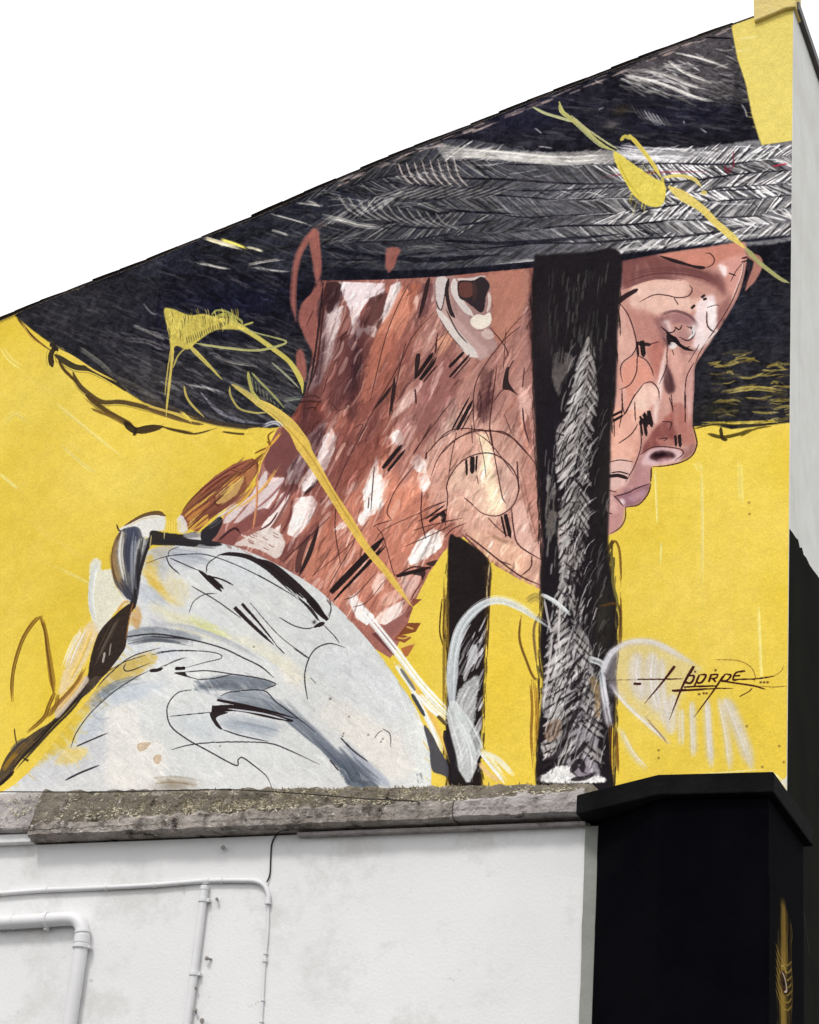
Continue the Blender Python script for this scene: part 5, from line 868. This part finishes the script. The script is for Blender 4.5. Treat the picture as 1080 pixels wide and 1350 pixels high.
    for p, w, k in ((E(0, 780, 100, 850, 180, 920, 250, 1010, 300, 1080), [9, 13, 15, 14, 11], (224, 192, 92)), (F(160, 0, 240, 110, 310, 220, 400, 370, 490, 510, 600, 680, 700, 800, 780, 910, 850, 1000), [13, 16, 13, 10, 11, 9, 8, 7, 4], (228, 192, 88)), (H(590, 690, 680, 740, 760, 800, 800, 850), [8, 12, 14, 14], (216, 190, 96)), (H(480, 610, 560, 660, 640, 720), [3, 7, 9], (206, 186, 104)),
                    (H(380, 250, 480, 270, 600, 340, 700, 410, 800, 490, 860, 590, 870, 660), [8, 8, 6, 6, 6, 7, 5], (212, 198, 100)), (H(250, 400, 330, 480, 430, 585), [6, 5, 2], (206, 190, 100)), (H(160, 390, 150, 520, 130, 690, 122, 790), [5, 4, 3, 2], (216, 194, 96)), (H(150, 400, 130, 540, 115, 670), 2, (206, 184, 96)), (H(160, 520, 190, 450, 240, 400), 2.4, (196, 182, 100)),
                    (H(280, 385, 440, 410, 600, 425, 700, 410, 780, 380, 720, 350), [2, 3, 3, 4, 3, 2], (190, 186, 120)), (H(370, 230, 400, 205, 460, 215, 530, 260, 540, 285), 3, (168, 166, 96)), (H(390, 240, 450, 230, 520, 275), 5, (176, 172, 84)), (H(700, 490, 780, 560, 850, 630), 2.4, (168, 168, 140)), (H(570, 540, 580, 600, 600, 660, 640, 700), 4, (190, 186, 100)), (H(590, 545, 640, 600, 700, 660, 770, 740), 2.6, (170, 172, 110)),
                    (H(470, 620, 475, 670, 520, 740, 600, 765, 680, 765), 2.6, (190, 176, 100)), (H(220, 620, 235, 680, 270, 730, 330, 790), 3, (200, 180, 96)), (H(570, 310, 620, 330, 700, 350, 780, 375), 2, (176, 176, 120)), (H(600, 270, 540, 290), 3, (190, 186, 96)),
                    (M(510, 255, 580, 290, 680, 320, 740, 340), [3, 4, 4, 3], (198, 198, 146)), (M(655, 225, 670, 280, 720, 320, 800, 390, 880, 460, 960, 495), [4, 6, 5, 6, 6, 4], (200, 196, 120)), (M(720, 300, 800, 370, 900, 440, 980, 490), 2.4, (206, 202, 150)), (M(740, 340, 820, 420, 900, 480), 3, (176, 178, 130)),
                    (N(165, 655, 230, 730, 290, 810, 340, 890), [6, 5, 5, 5], (232, 210, 96)), (N(120, 690, 140, 665, 180, 680), 5, (216, 200, 96)), (N(350, 890, 440, 880, 520, 900, 560, 940), [5, 5, 5, 3], (228, 208, 120)), (O(380, 440, 470, 500, 560, 560, 640, 640, 720, 710, 800, 780), [10, 13, 9, 8, 9, 8], (232, 208, 110)), (O(560, 470, 590, 480), 6, (226, 206, 120)), (O(800, 775, 860, 840, 930, 900, 1000, 950, 1045, 970), [7, 5, 5, 4, 3], (176, 174, 116)), (O(345, 390, 350, 440, 340, 480), 4, (226, 206, 96))):
        c.stroke(p, w, k, .93, grain=.1); c.dry(p, (max(w) if hasattr(w, '__len__') else w) * .7, tuple(v * .86 for v in k), 4, .5, 1.1, .1)
    c.stroke(E(60, 840, 150, 920, 230, 1010, 280, 1080), 1.2, (150, 116, 50), .6); c.stroke(F(250, 110, 350, 270, 440, 420, 560, 610), 1.4, (170, 128, 52), .7)
    c.fill(N(80, 750, 110, 760, 180, 810, 280, 880, 360, 930, 360, 1010, 330, 1050, 270, 1045, 200, 1000, 140, 910, 90, 810), (232, 212, 92), .95, soft=.8, grain=.08); c.dry(N(90, 770, 150, 900, 230, 1010), 4, (206, 186, 70), 8, .6, 1.2); c.streaks((830, 215, 872, 265), (-.3, .9), 30, 16, 2, [(240, 224, 120), (214, 194, 80)], .5)
    leaf = c.fill(H(110, 205, 150, 195, 250, 230, 330, 225, 420, 250, 480, 280, 560, 310, 420, 310, 360, 330, 290, 380, 240, 420, 180, 400, 150, 420, 135, 330), (214, 196, 92), .93, soft=.8, grain=.15, keep=True)
    for i in range(90):
        x = 218 + 95 * rng.random(); y = 406 + 40 * rng.random() * (1 - (x - 218) / 140)
        c.stroke([(x, y), (x + 2, y + 6), (x + 1, y + 14)], 1.2, [(232, 216, 120), (176, 160, 72), (84, 78, 50)][rng.integers(3)], .6, n=3)
    for i in range(18): c.stroke(H(240 + 12 * i, 390 - 6 * i, 232 + 12 * i, 350 - 5 * i), 1.2, (60, 56, 44), .6)
    for i in range(9): c.stroke(H(590 + i * 20, 570 + i * 22, 600 + i * 20, 640 + i * 14), 1.6, (150, 160, 120), .5)
    c.dry(H(760, 700, 820, 690, 880, 680), 4, (150, 160, 140), 7, .5, 1.2); c.dry(H(650, 840, 720, 820, 770, 850), 5, (206, 206, 214), 7, .7, 1.5)
    # ---- weather: chalky bloom, faint dirt, a little flaking along the foot and the corner
    w1 = c.noise(220)[..., None]; w2 = c.noise(18)[..., None]
    c.a *= 1 + (w1 - .5) * .05 + (w2 - .5) * .035 + (c.fine[..., None] - .5) * .07 + (c.noise(2.4)[..., None] - .5) * .07
    return np.clip(c.a, 0, 255)

# ------------------------------------------------------------------ ground
bm = bmesh.new(); bmesh.ops.create_grid(bm, x_segments=8, y_segments=8, size=600)
tag(from_bm('ground', bm, M['asphalt']), kind='structure')

# ------------------------------------------------------------------ the tall house with the painted gable
def corner_x(z): return -3.329 + (z - 6.9) * (.057 / 6.9)          # the corner is a little out of plumb
roof_px = [(0, 423), (60, 397), (130, 370), (190, 347), (260, 317), (340, 285), (440, 240), (530, 202), (600, 174), (708, 131), (790, 99), (880, 64), (965, 33), (1046, 4)]
top = [on_y(x, y, 0.) for x, y in roof_px]
sl = (top[0][2] - top[3][2]) / (top[0][0] - top[3][0])
x_left = -12.4
top = [np.array([x_left, 0, top[0][2] + sl * (x_left - top[0][0])])] + top
z_ap = top[-1][2]; top[-1] = np.array([corner_x(z_ap), 0, z_ap])
DEPTH = 9.
house = tag(empty('gable_house', (-7.5, 4.5, 0)), 'tall mono-pitch house with a yellow hat-lady mural on its gable', 'house')
bm = bmesh.new()
poly = [tuple(p) for p in top] + [(corner_x(0), 0, 0), (x_left, 0, 0)]
prism(bm, poly, (0, .35, 0))
gable = from_bm('gable_wall', bm, M['cream'], house)

# painted skin on the gable, its own thickness of paint proud of the render
TX0, TX1, TZ0, TZ1, TD = -11.7, -3.2, 6.55, 14.25, 286.
def to_texel(p):
    p = np.asarray(p, float)
    a = (p[:, 0] - CW / 2) / FOC; b = (p[:, 1] - CH / 2) / FOC
    d = _r[None] * a[:, None] - _u[None] * b[:, None] + _f[None]
    k = (0 - EYE[1]) / d[:, 1]
    return np.stack([(EYE[0] + d[:, 0] * k - TX0) * TD, (TZ1 - EYE[2] - d[:, 2] * k) * TD], 1)
cv = Canvas(int((TX1 - TX0) * TD), int((TZ1 - TZ0) * TD), to_texel, TD * .00695)
paint = paint_mural(cv)
def painted(name, rgb, rough=.75, relief=.25, spec=.2):
    h, w = rgb.shape[:2]
    img = bpy.data.images.new(name, w, h, alpha=False, float_buffer=False)
    px = np.ones((h, w, 4), np.float32); px[..., :3] = rgb[::-1] / 255.
    img.pixels.foreach_set(px.ravel()); img.update(); img.pack()
    m = bpy.data.materials.new(name); m.use_nodes = True
    n, l = m.node_tree.nodes, m.node_tree.links; b = n['Principled BSDF']
    b.inputs['Roughness'].default_value = rough; b.inputs['Specular IOR Level'].default_value = spec
    t = n.new('ShaderNodeTexImage'); t.image = img; t.extension = 'EXTEND'; uv = n.new('ShaderNodeUVMap'); l.new(uv.outputs[0], t.inputs[0])
    g = n.new('ShaderNodeNewGeometry'); ns = n.new('ShaderNodeTexNoise'); ns.inputs['Scale'].default_value = 34; ns.inputs['Detail'].default_value = 9; l.new(g.outputs['Position'], ns.inputs['Vector'])
    bp = n.new('ShaderNodeBump'); bp.inputs['Strength'].default_value = relief; bp.inputs['Distance'].default_value = .01; l.new(ns.outputs[0], bp.inputs['Height']); l.new(bp.outputs[0], b.inputs['Normal'])
    l.new(t.outputs[0], b.inputs['Base Color'])
    return m
M['mural'] = painted('mural_paint', paint, .85, .25, .06)
bm = bmesh.new()
mt = [p for p in top if p[0] > TX0 + .05]
poly = [(p[0], 0, p[2] - .006) for p in mt[:-1]] + [(mt[-1][0] - .004, 0, mt[-1][2] - .006), (corner_x(6.6) - .004, 0, 6.6), (TX0 + .05, 0, 6.6)]
poly[0:0] = [(TX0 + .05, 0, float(np.interp(TX0 + .05, [p[0] for p in top], [p[2] for p in top])) - .006)]
prism(bm, [(x, -.004, z) for x, y, z in poly], (0, .003, 0))
mural = from_bm('mural', bm, M['mural'], gable)
uvl = mural.data.uv_layers.new(name='UVMap')
for lp in mural.data.loops:
    v = mural.data.vertices[lp.vertex_index].co
    uvl.data[lp.index].uv = ((v.x - TX0) / (TX1 - TX0), (v.z - TZ0) / (TZ1 - TZ0))
mural['label'] = 'painted woman in profile under a broad black straw hat on yellow'

# side wall (right), with the torn edge of black paint on its lower half
bm = bmesh.new()
prism(bm, [(corner_x(0), .352, 0), (corner_x(0), DEPTH, 0), (corner_x(14), DEPTH, z_ap), (corner_x(14), .352, z_ap)], (-.35, 0, 0))
side = from_bm('side_wall', bm, M['cream'], house)
bm = bmesh.new()
edge = []
for px, py in ((1041, 701), (1045, 703), (1049, 709), (1052, 712), (1054, 722), (1057, 722), (1059, 731), (1063, 736), (1067, 745), (1072, 752), (1076, 757), (1080, 763), (1092, 780)):
    p = on_x(px, py, corner_x(9)); edge.append((p[1], p[2]))
edge[0] = (.002, edge[0][1] + .02)
y = edge[-1][0]
while y < DEPTH - .2: y += .16 + .2 * random.random(); edge.append((min(y, DEPTH), 8.97 + random.uniform(-.05, .05)))
prism(bm, [(corner_x(z), yy, z) for yy, z in edge] + [(corner_x(0), DEPTH, 0), (corner_x(0), .002, 0)], (.004, 0, 0))
from_bm('black_paint_band', bm, M['black_side'], side)['label'] = 'black painted lower half with a torn upper edge'
bm = bmesh.new(); prism(bm, [(x_left, .352, 0), (x_left, DEPTH, 0), (x_left, DEPTH, top[0][2]), (x_left, .352, top[0][2])], (.35, 0, 0)); from_bm('side_wall', bm, M['cream'], house)
bm = bmesh.new(); prism(bm, [(x_left + .352, DEPTH - .35, 0), (corner_x(0) - .352, DEPTH - .35, 0), (corner_x(0) - .352, DEPTH - .35, z_ap - .1), (x_left + .352, DEPTH - .35, top[0][2])], (0, .35, 0)); from_bm('back_wall', bm, M['cream'], house)

# roof: deck behind the verge, and the row of slates that shows as a dark rim
bm = bmesh.new()
prism(bm, [(x_left - .2, .10, top[0][2] - .07), (corner_x(14) + .02, .10, z_ap + .004), (corner_x(14) + .02, .10, z_ap + .02), (x_left - .2, .10, top[0][2] - .04)], (0, DEPTH, 0))
roof = from_bm('roof', bm, M['slate'], house)
bm = bmesh.new()
for a, b in zip(top, top[1:]): prism(bm, [(a[0], -.012, a[2] + .001), (b[0], -.012, b[2] + .001), (b[0], -.012, b[2] + .006), (a[0], -.012, a[2] + .006)], (0, .2, 0))
from_bm('verge_mortar', bm, M['verge'], roof)
bm = bmesh.new(); prism(bm, [(-.16, -.022, 0), (.16, -.022, 0), (.155, -.022, .005), (-.155, -.022, .005)], (0, .42, 0))
bmesh.ops.subdivide_edges(bm, edges=bm.edges[:], cuts=1)
for v in bm.verts: v.co += Vector((random.uniform(-.005, .005), random.uniform(-.006, .006), random.uniform(-.001, .001)))
slate_me = bpy.data.meshes.new('slate'); bmesh.ops.recalc_face_normals(bm, faces=bm.faces); bm.to_mesh(slate_me); bm.free(); slate_me.materials.append(M['slate'])
tx = [p[0] for p in top]; tz = [p[2] for p in top]
x = x_left + .1; k = 0
while x < corner_x(14) - .5:
    s = link('slate', slate_me, None, roof)
    z = float(np.interp(x, tx, tz)); z2 = float(np.interp(x + .1, tx, tz))
    s.location = Vector((x, random.uniform(-.012, .012), z + .005 + random.uniform(0, .0015) + (.008 if random.random() < .06 else 0) + (random.uniform(0, .007) if x < -8.4 else 0))) + s.location
    s.rotation_euler = (random.uniform(-.03, .03), -math.atan2(z2 - z, .1) + random.uniform(-.003, .003), random.uniform(-.03, .03))
    x += .255 + random.uniform(-.02, .02); k += 1
# cap stone on the high corner
pp = [on_y(px, py, -.045) for px, py in ((994, 28), (1006, 23), (1026, 14.5), (1036, 10.5), (1049, 8.5), (1049, -26), (1020, -24), (993, -14))]
bm = bmesh.new(); prism(bm, [tuple(p) for p in pp], (0, .24, 0))
cap = bevel(from_bm('cap_stone', bm, M['cap'], house), .012, 2)
# eaves along the side wall
bm = bmesh.new(); e0 = on_y(1052, 14, .2)
prism(bm, [(corner_x(14) + .002, .02, z_ap - .06), (corner_x(14) + .045, .02, z_ap - .06), (corner_x(14) + .045, .02, z_ap + .02), (corner_x(14) + .002, .02, z_ap + .02)], (0, DEPTH, 0))
from_bm('eaves_board', bm, M['gutter'], house)
bm = bmesh.new(); tube(bm, [(corner_x(14) + .088, .06, z_ap + .022), (corner_x(14) + .088, DEPTH, z_ap + .022)], .026, 12)
from_bm('gutter', bm, M['gutter'], house, True)

# ------------------------------------------------------------------ white annex in front of the gable
YW, YC = -.45, -.62
annex = tag(empty('white_annex', (-8, -.25, 0)), 'white rendered lower wall under a mossy concrete coping', 'annex')
xr = on_y(773, 1200, YW)[0]
bm = bmesh.new(); box(bm, (x_left, YW, 0), (xr, -.006, 6.50))
awall = from_bm('wall', bm, M['white'], annex)

def ramp_z(x, xs, zs): return float(np.interp(x, xs, zs))
from mathutils import noise as mn
def coping(x0, x1, mat, z_b, yoff=0., seed=0., seg=None, rgh=.021):
    """One length of coping: drip edge, face, mossy slope up to the gable; edges crumbled."""
    n = seg or max(6, int((x1 - x0) / .028)); bm = bmesh.new(); rows = []
    for i in range(n + 1):
        x = x0 + (x1 - x0) * i / n
        zr = ramp_z(x, [-10, -9.14, -7.7, -5.7, -4.7], [6.63, 6.637, 6.66, 6.675, 6.715]); zt = ramp_z(x, [-9.74, -7.81, -6.14, -4.75], [6.97, 6.905, 6.85, 6.812])
        prof = [(-.006, z_b), (YW - .02, z_b), (YC + .03 + yoff, z_b + .004), (YC + yoff, z_b + .02), (YC + yoff, z_b + .06), (YC - .004 + yoff, (z_b + zr) / 2), (YC + yoff, zr - .02), (YC + .02 + yoff, zr),
                (YC + .06 + yoff, zr + (zt - zr) * .35), (YC + .10 + yoff, zr + (zt - zr) * .7), (YW + .0 + yoff, zt - .006), (YW + .06, zt + .004), (-.006, zt + .01)]
        row = []
        for j, (y, z) in enumerate(prof):
            a = rgh * (1.6 if 6 <= j <= 10 else .7) if 1 < j < 12 else 0
            if i in (0, n): a *= .6
            w = mn.noise(Vector((x * 9 + seed, y * 9, z * 9))) + .6 * mn.noise(Vector((x * 27, y * 27 + seed, z * 27)))
            w2 = mn.noise(Vector((x * 11, y * 11 + 5, z * 11 + seed)))
            row.append(bm.verts.new((x, y + a * w, z + a * .8 * w2)))
        rows.append(row)
    m = len(rows[0])
    for i, (a, b) in enumerate(zip(rows, rows[1:])):
        for j in range(m):
            f = bm.faces.new((a[j], a[(j + 1) % m], b[(j + 1) % m], b[j]))
            if 7 <= j <= 10 and x0 > -10 and mn.noise(Vector((a[j].co.x * 6, j * .5, 3.))) > -.38: f.material_index = 1
    bm.faces.new(rows[0]); bm.faces.new(rows[-1][::-1])
    o = from_bm('coping_stone', bm, mat, annex); o.data.materials.append(M['mossy'])
    return o
xj = on_y(39, 1075, YC)[0]; xk = on_y(597, 1065, YC)[0]
coping(x_left, xj - .012, M['concrete_pale'], 6.575, .03, 3.)
coping(xj + .004, xk - .003, M['concrete'], 6.515, 0., 8.)
coping(xk + .003, -4.70, M['concrete_pale'], 6.525, .004, 15.)
bm = bmesh.new(); box(bm, (x_left, YW - .085, 6.502), (xj - .012, -.006, 6.572)); bevel(from_bm('bed_course', bm, M['white'], annex), .006)
x4 = on_y(385, 1090, YC)[0]
bm = bmesh.new(); box(bm, (x4, YW - .075, 6.470), (-4.71, YW - .002, 6.497)); bevel(from_bm('drip_course', bm, M['concrete_pale'], annex), .005)
# grey strip at the end of the white wall
a0, a1 = on_y(772, 1080, YW - .03), on_y(789, 1080, YW - .03); b0, b1 = on_y(766, 1350, YW - .03), on_y(783, 1350, YW - .03)
dx0 = (b0[0] - a0[0]) / (b0[2] - a0[2])
bm = bmesh.new()
prism(bm, [(a0[0], YW - .03, 6.47), (a1[0], YW - .03, 6.47), (a1[0] - dx0 * 6.4 * .4, YW - .03, 0), (a0[0] - dx0 * 6.4 * .4, YW - .03, 0)], (0, .4, 0))
bmesh.ops.subdivide_edges(bm, edges=[e for e in bm.edges if abs(e.verts[0].co.z - e.verts[1].co.z) > 3], cuts=60)
for v in bm.verts: v.co.x += .006 * mn.noise(Vector((v.co.x * 3, 0, v.co.z * 5)))
from_bm('edge_strip', bm, M['strip'], annex)

# ------------------------------------------------------------------ black bay wrapping the corner
bay = tag(empty('black_bay', (-3.9, -.4, 0)), 'black painted bay with chamfered coping at the foot of the gable corner', 'bay')
plan = [(-4.745, -.655), (-4.035, -1.035), (-3.218, -.985), (-3.205, .36), (-3.285, .36)]
wplan = [(a1[0] + .004, YW + .02), (a1[0] + .004, YW - .045), (-4.03, -.955), (-3.27, -.915), (-3.262, .28), (-3.30, .28), (-3.312, -.006), (a1[0] + .004, -.006)]
wz = 6.50
for i in range(1, 5):
    p, q = Vector((*wplan[i], 0)), Vector((*wplan[i + 1], 0)) if i < 4 else Vector((*wplan[5], 0))
bm = bmesh.new()
prism(bm, [(x, y, 0) for x, y in wplan[1:5]] + [(wplan[5][0], wplan[5][1], 0), (wplan[6][0], wplan[6][1], 0), (wplan[7][0], wplan[7][1], 0)], (0, 0, wz))
bwall = bevel(from_bm('wall', bm, M['black'], bay), .02, 3)
bm = bmesh.new()
prism(bm, [(x, y, 6.505) for x, y in plan] + [(-3.325, -.006, 6.505), (-4.74, -.006, 6.505)], (0, 0, .152))
bcop = bevel(from_bm('coping', bm, M['black_stone'], bay), .012, 3)

# gold brushwork and an eye painted on the right-hand face of the bay
def to_gold(p): return np.asarray(p, float) * 4.
gc = Canvas(4 * 60, 4 * 200, to_gold, 4., 5)
gc.a[:] = (8, 8, 11)
gc.streaks((16, 10, 46, 190), (.03, 1), 90, 50, 2, [(128, 100, 40), (70, 54, 26), (168, 138, 66)], .5)
gc.spray(30, 90, 13, 70, (92, 70, 28), .75); gc.spray(30, 150, 12, 40, (112, 88, 36), .7)
gc.dry([(30, 0), (31, 40), (32, 90)], 14, (140, 112, 50), 20, .7, 1.3); gc.dry([(30, 60), (27, 120), (31, 196)], 16, (150, 122, 56), 26, .7, 1.5)
for s_ in (-1, 1):
    for k in range(7): gc.stroke([(30, 84 + 9 * k), (30 + s_ * 9, 80 + 9 * k), (30 + s_ * 17, 70 + 9 * k)], 1.8, (168, 138, 62), .7)
gc.fill([(22, 104), (30, 92), (38, 106), (36, 118), (28, 120)], (60, 40, 22), .9, soft=1); gc.stroke([(26, 96), (32, 100), (36, 112), (30, 118)], 2.4, (214, 196, 180), .9); gc.spray(30, 107, 3.4, 5, (20, 14, 14), 1); gc.dry([(24, 90), (30, 86), (38, 92)], 3, (190, 160, 90), 5, .8, 1.3)
ga = np.clip(gc.a, 0, 255); yy_, xx_ = np.mgrid[0:ga.shape[0], 0:ga.shape[1]]
fade = (np.clip(np.minimum(xx_, ga.shape[1] - 1 - xx_) / 50., 0, 1) * np.clip(np.minimum(yy_, ga.shape[0] - 1 - yy_) / 60., 0, 1))[..., None]
ga = ga * fade + np.array((8, 8, 11)) * (1 - fade)
M['gold'] = painted('gold_brushwork', ga, 1., .3, .02)
q0, q1 = on_x(1015, 1180, -3.264), on_x(1051, 1180, -3.264)
zt = on_x(1034, 1180, -3.262)[2]; zb = on_x(1034, 1400, -3.262)[2]
bm = bmesh.new(); lo, hi = q0[1], q1[1]
fx = lambda y: -3.27 + .008 * (y + .915) / 1.195 + .003
prism(bm, [(fx(lo), lo, zb), (fx(hi), hi, zb), (fx(hi), hi, zt), (fx(lo), lo, zt)], (-.002, 0, 0))
gold = from_bm('gold_painting', bm, M['gold'], bay); gold['label'] = 'gold feathery brushwork with an eye on black'
uvl = gold.data.uv_layers.new(name='UVMap')
for lp in gold.data.loops:
    v = gold.data.vertices[lp.vertex_index].co; uvl.data[lp.index].uv = ((v.y - lo) / (hi - lo), (v.z - zb) / (zt - zb))

# ------------------------------------------------------------------ pipes, cables and bolts on the white wall
def pipe_thing(name, label, cat, pts, rad, rings, mat='pipe', group=None, rr=None):
    """rings: (pixel x, pixel y, length, extra radius, part name)"""
    path = smooth_path([on_y(x, y, YW - rad - .005) for x, y in pts], 6)
    d = (path[-1] - path[-4]).normalized(); end = path[-1]
    if d.z < -.8 and name != 'conduit': path.append(end + d * ((end.z - .03) / -d.z))
    t = tag(empty(name, path[0]), label, cat, group)
    bm = bmesh.new(); tube(bm, path, rad, 16); from_bm('pipe', bm, M[mat], t, True)
    for px, py, ln, ex, nm in rings:
        p = Vector(on_y(px, py, YW - rad - .005)); i = min(range(len(path) - 1), key=lambda k: ((path[k] + path[k + 1]) / 2 - p).length)
        a, b = path[i], path[i + 1]; d = (b - a).normalized(); c = a + d * max(0, min((p - a).dot(d), (b - a).length))
        bm = bmesh.new(); tube(bm, [c - d * ln / 2, c - d * ln * .42, c + d * ln * .42, c + d * ln / 2], [rad + ex * .4, rad + ex, rad + ex, rad + ex * .4], 16)
        if nm == 'bracket':
            s = Vector((.5 if abs(d.z) > .5 else 0, 0, 0 if abs(d.z) > .5 else -.5)).normalized() * (rad + .012)
            box(bm, c + s - Vector((.012, .012, .012)), c + s + Vector((.012, .012 + .5 * rad, .012)))
        from_bm(nm, bm, M[mat], t, False)
    return t
pipe_thing('drain_pipe', 'thick white drain pipe with a bend and a collar on the white wall', 'pipe', [(-420, 1233), (-60, 1219), (0, 1216.5), (60, 1213), (90, 1211), (102, 1214), (108.5, 1224), (108, 1240), (101, 1290), (92, 1350), (88, 1380)], .056,
           [(18, 1215.5, .012, .004, 'joint'), (62, 1213, .03, .010, 'bracket'), (109, 1229, .02, .008, 'collar'), (107, 1238, .07, .006, 'sleeve'), (106, 1248, .03, .014, 'bracket')])
pipe_thing('vent_pipe', 'slim straight white pipe ending under the thin conduit', 'pipe', [(270.5, 1168), (267, 1195), (256, 1283), (247, 1350), (243, 1380)], .031,
           [(269, 1187, .03, .008, 'bracket'), (256, 1284, .03, .009, 'bracket'), (270.2, 1171, .03, .004, 'collar')])
pipe_thing('conduit', 'thin white conduit running level and bending down past the slim pipe', 'conduit', [(-420, 1201), (-40, 1180.5), (0, 1178), (60, 1173.5), (100, 1172), (200, 1167), (270, 1161.5), (320, 1161), (338, 1162), (349, 1168), (354, 1180), (353.5, 1190)], .019,
           [(62, 1173.5, .012, .006, 'clip'), (140, 1170, .02, .005, 'clip'), (204, 1166.5, .03, .004, 'clip'), (272, 1161.5, .05, .007, 'clip'), (293, 1161, .012, .006, 'clip'), (352.5, 1190, .03, .006, 'collar')])
pipe_thing('thin_cable_pipe', 'hair-thin white cable pipe dropping straight below the conduit bend', 'conduit', [(354, 1188), (353, 1230), (349.5, 1265), (347, 1310), (344.5, 1350), (343, 1380)], .010,
           [(350, 1257, .02, .008, 'clip'), (349.5, 1266, .03, .010, 'clip'), (346, 1319, .012, .007, 'clip'), (345, 1347, .012, .007, 'clip')])
def cable(name, label, pts, yoff, rad, n=6):
    bm = bmesh.new(); tube(bm, smooth_path([on_y(x, y, yy) for (x, y), yy in zip(pts, yoff)], n), rad, 6)
    return tag(from_bm(name, bm, M['cable'], None, True), label, 'cable')
cable('cable', 'thin black cable sagging across the mossy concrete coping', [(-60, 1046), (0, 1044), (60, 1044), (140, 1044), (230, 1042), (300, 1041), (350, 1043), (420, 1048), (480, 1053), (545, 1056), (553, 1061)], [-.56, -.56, -.56, -.57, -.58, -.585, -.60, -.625, -.635, -.64, -.625], .0045)
cable('cable', 'short black cable dropping from the coping to the conduit bend', [(402, 1090.5), (384, 1094), (371, 1095.5), (364, 1101), (358.5, 1113), (357, 1132), (356, 1152), (352, 1163)], [YC - .008, YC + .02, YW - .05, YW - .02, YW - .01, YW - .008, YW - .01, YW - .02], .006)
cable('cable', 'thin grey wire hanging beside the black bay', [(1055, 1176), (1059, 1200), (1063, 1230), (1067.5, 1262)], [.5, .5, .5, .5], .0035)
def bolt(px, py, r, tilt, label):
    p = Vector(on_y(px, py, YW)); bm = bmesh.new()
    tube(bm, [p + Vector((0, -.001, 0)), p + Vector((0, -.006, 0))], r, 10); tube(bm, [p + Vector((0, -.005, 0)), p + Vector((tilt[0], -.05, tilt[1]))], r * .42, 8)
    tube(bm, [p + Vector((tilt[0], -.034, tilt[1])), p + Vector((tilt[0] * 1.2, -.046, tilt[1] * 1.2))], r * .8, 6)
    return tag(from_bm('wall_bolt', bm, M['steel']), label, 'bolt', 'bolts left in the white wall')
bolt(295.5, 1117.5, .024, (.01, -.01), 'bolt alone high up under the mossy coping'); bolt(287.5, 1187, .016, (.008, 0), 'small bolt right of the slim pipe near its top')
bolt(279, 1265, .022, (-.02, 0), 'bolt right of the slim pipe above its middle bracket'); bolt(259.5, 1304, .014, (.01, 0), 'little bolt against the slim pipe below its middle bracket')
bolt(259, 1335, .018, (.01, .01), 'upper bolt of the pair at the foot of the slim pipe'); bolt(266, 1347, .024, (.02, 0), 'lower bolt of the pair at the foot of the slim pipe')
bolt(243, 1167, .012, (.0, -.01), 'tiny bolt just under the conduit'); bolt(217, 1337, .008, (0, 0), 'tiny stud left of the slim pipe foot')

# ------------------------------------------------------------------ moss and dry grass on the coping slope
bm = bmesh.new(); cx = []
for i in range(9000):
    px = random.triangular(40, 700, 330) if random.random() < .8 else random.uniform(0, 757)
    x = on_y(px, 1060, YC)[0]
    zr = ramp_z(x, [-10, -9.14, -7.7, -5.7, -4.7], [6.63, 6.637, 6.66, 6.675, 6.715]); zt = ramp_z(x, [-9.74, -7.81, -6.14, -4.75], [6.97, 6.905, 6.85, 6.812])
    dens = .5 + .5 * mn.noise(Vector((x * 3.1, 0, 0))) + .25
    if random.random() > dens: continue
    t = .88 * random.random() ** .8
    y = YC + .02 + (YW - YC - .02) * t; z = zr + (zt - zr) * t
    p = Vector((x, y - .004, z)); L = random.uniform(.015, .05)
    a = random.uniform(0, 6.28); w = random.uniform(.003, .008)
    u = Vector((math.cos(a), -.35 - .3 * random.random(), math.sin(a) * .5 - .15)).normalized() * L; s = Vector((w, 0, w * random.uniform(-1, 1)))
    v = [bm.verts.new(q) for q in (p - s, p + s, p + u * .6 + s * .7 + Vector((0, 0, -.002)), p + u, p + u * .6 - s * .7)]
    bm.faces.new(v)
tag(from_bm('dry_moss', bm, M['moss']), 'dry straw-coloured moss and grass on the coping slope', 'moss', kind='stuff')
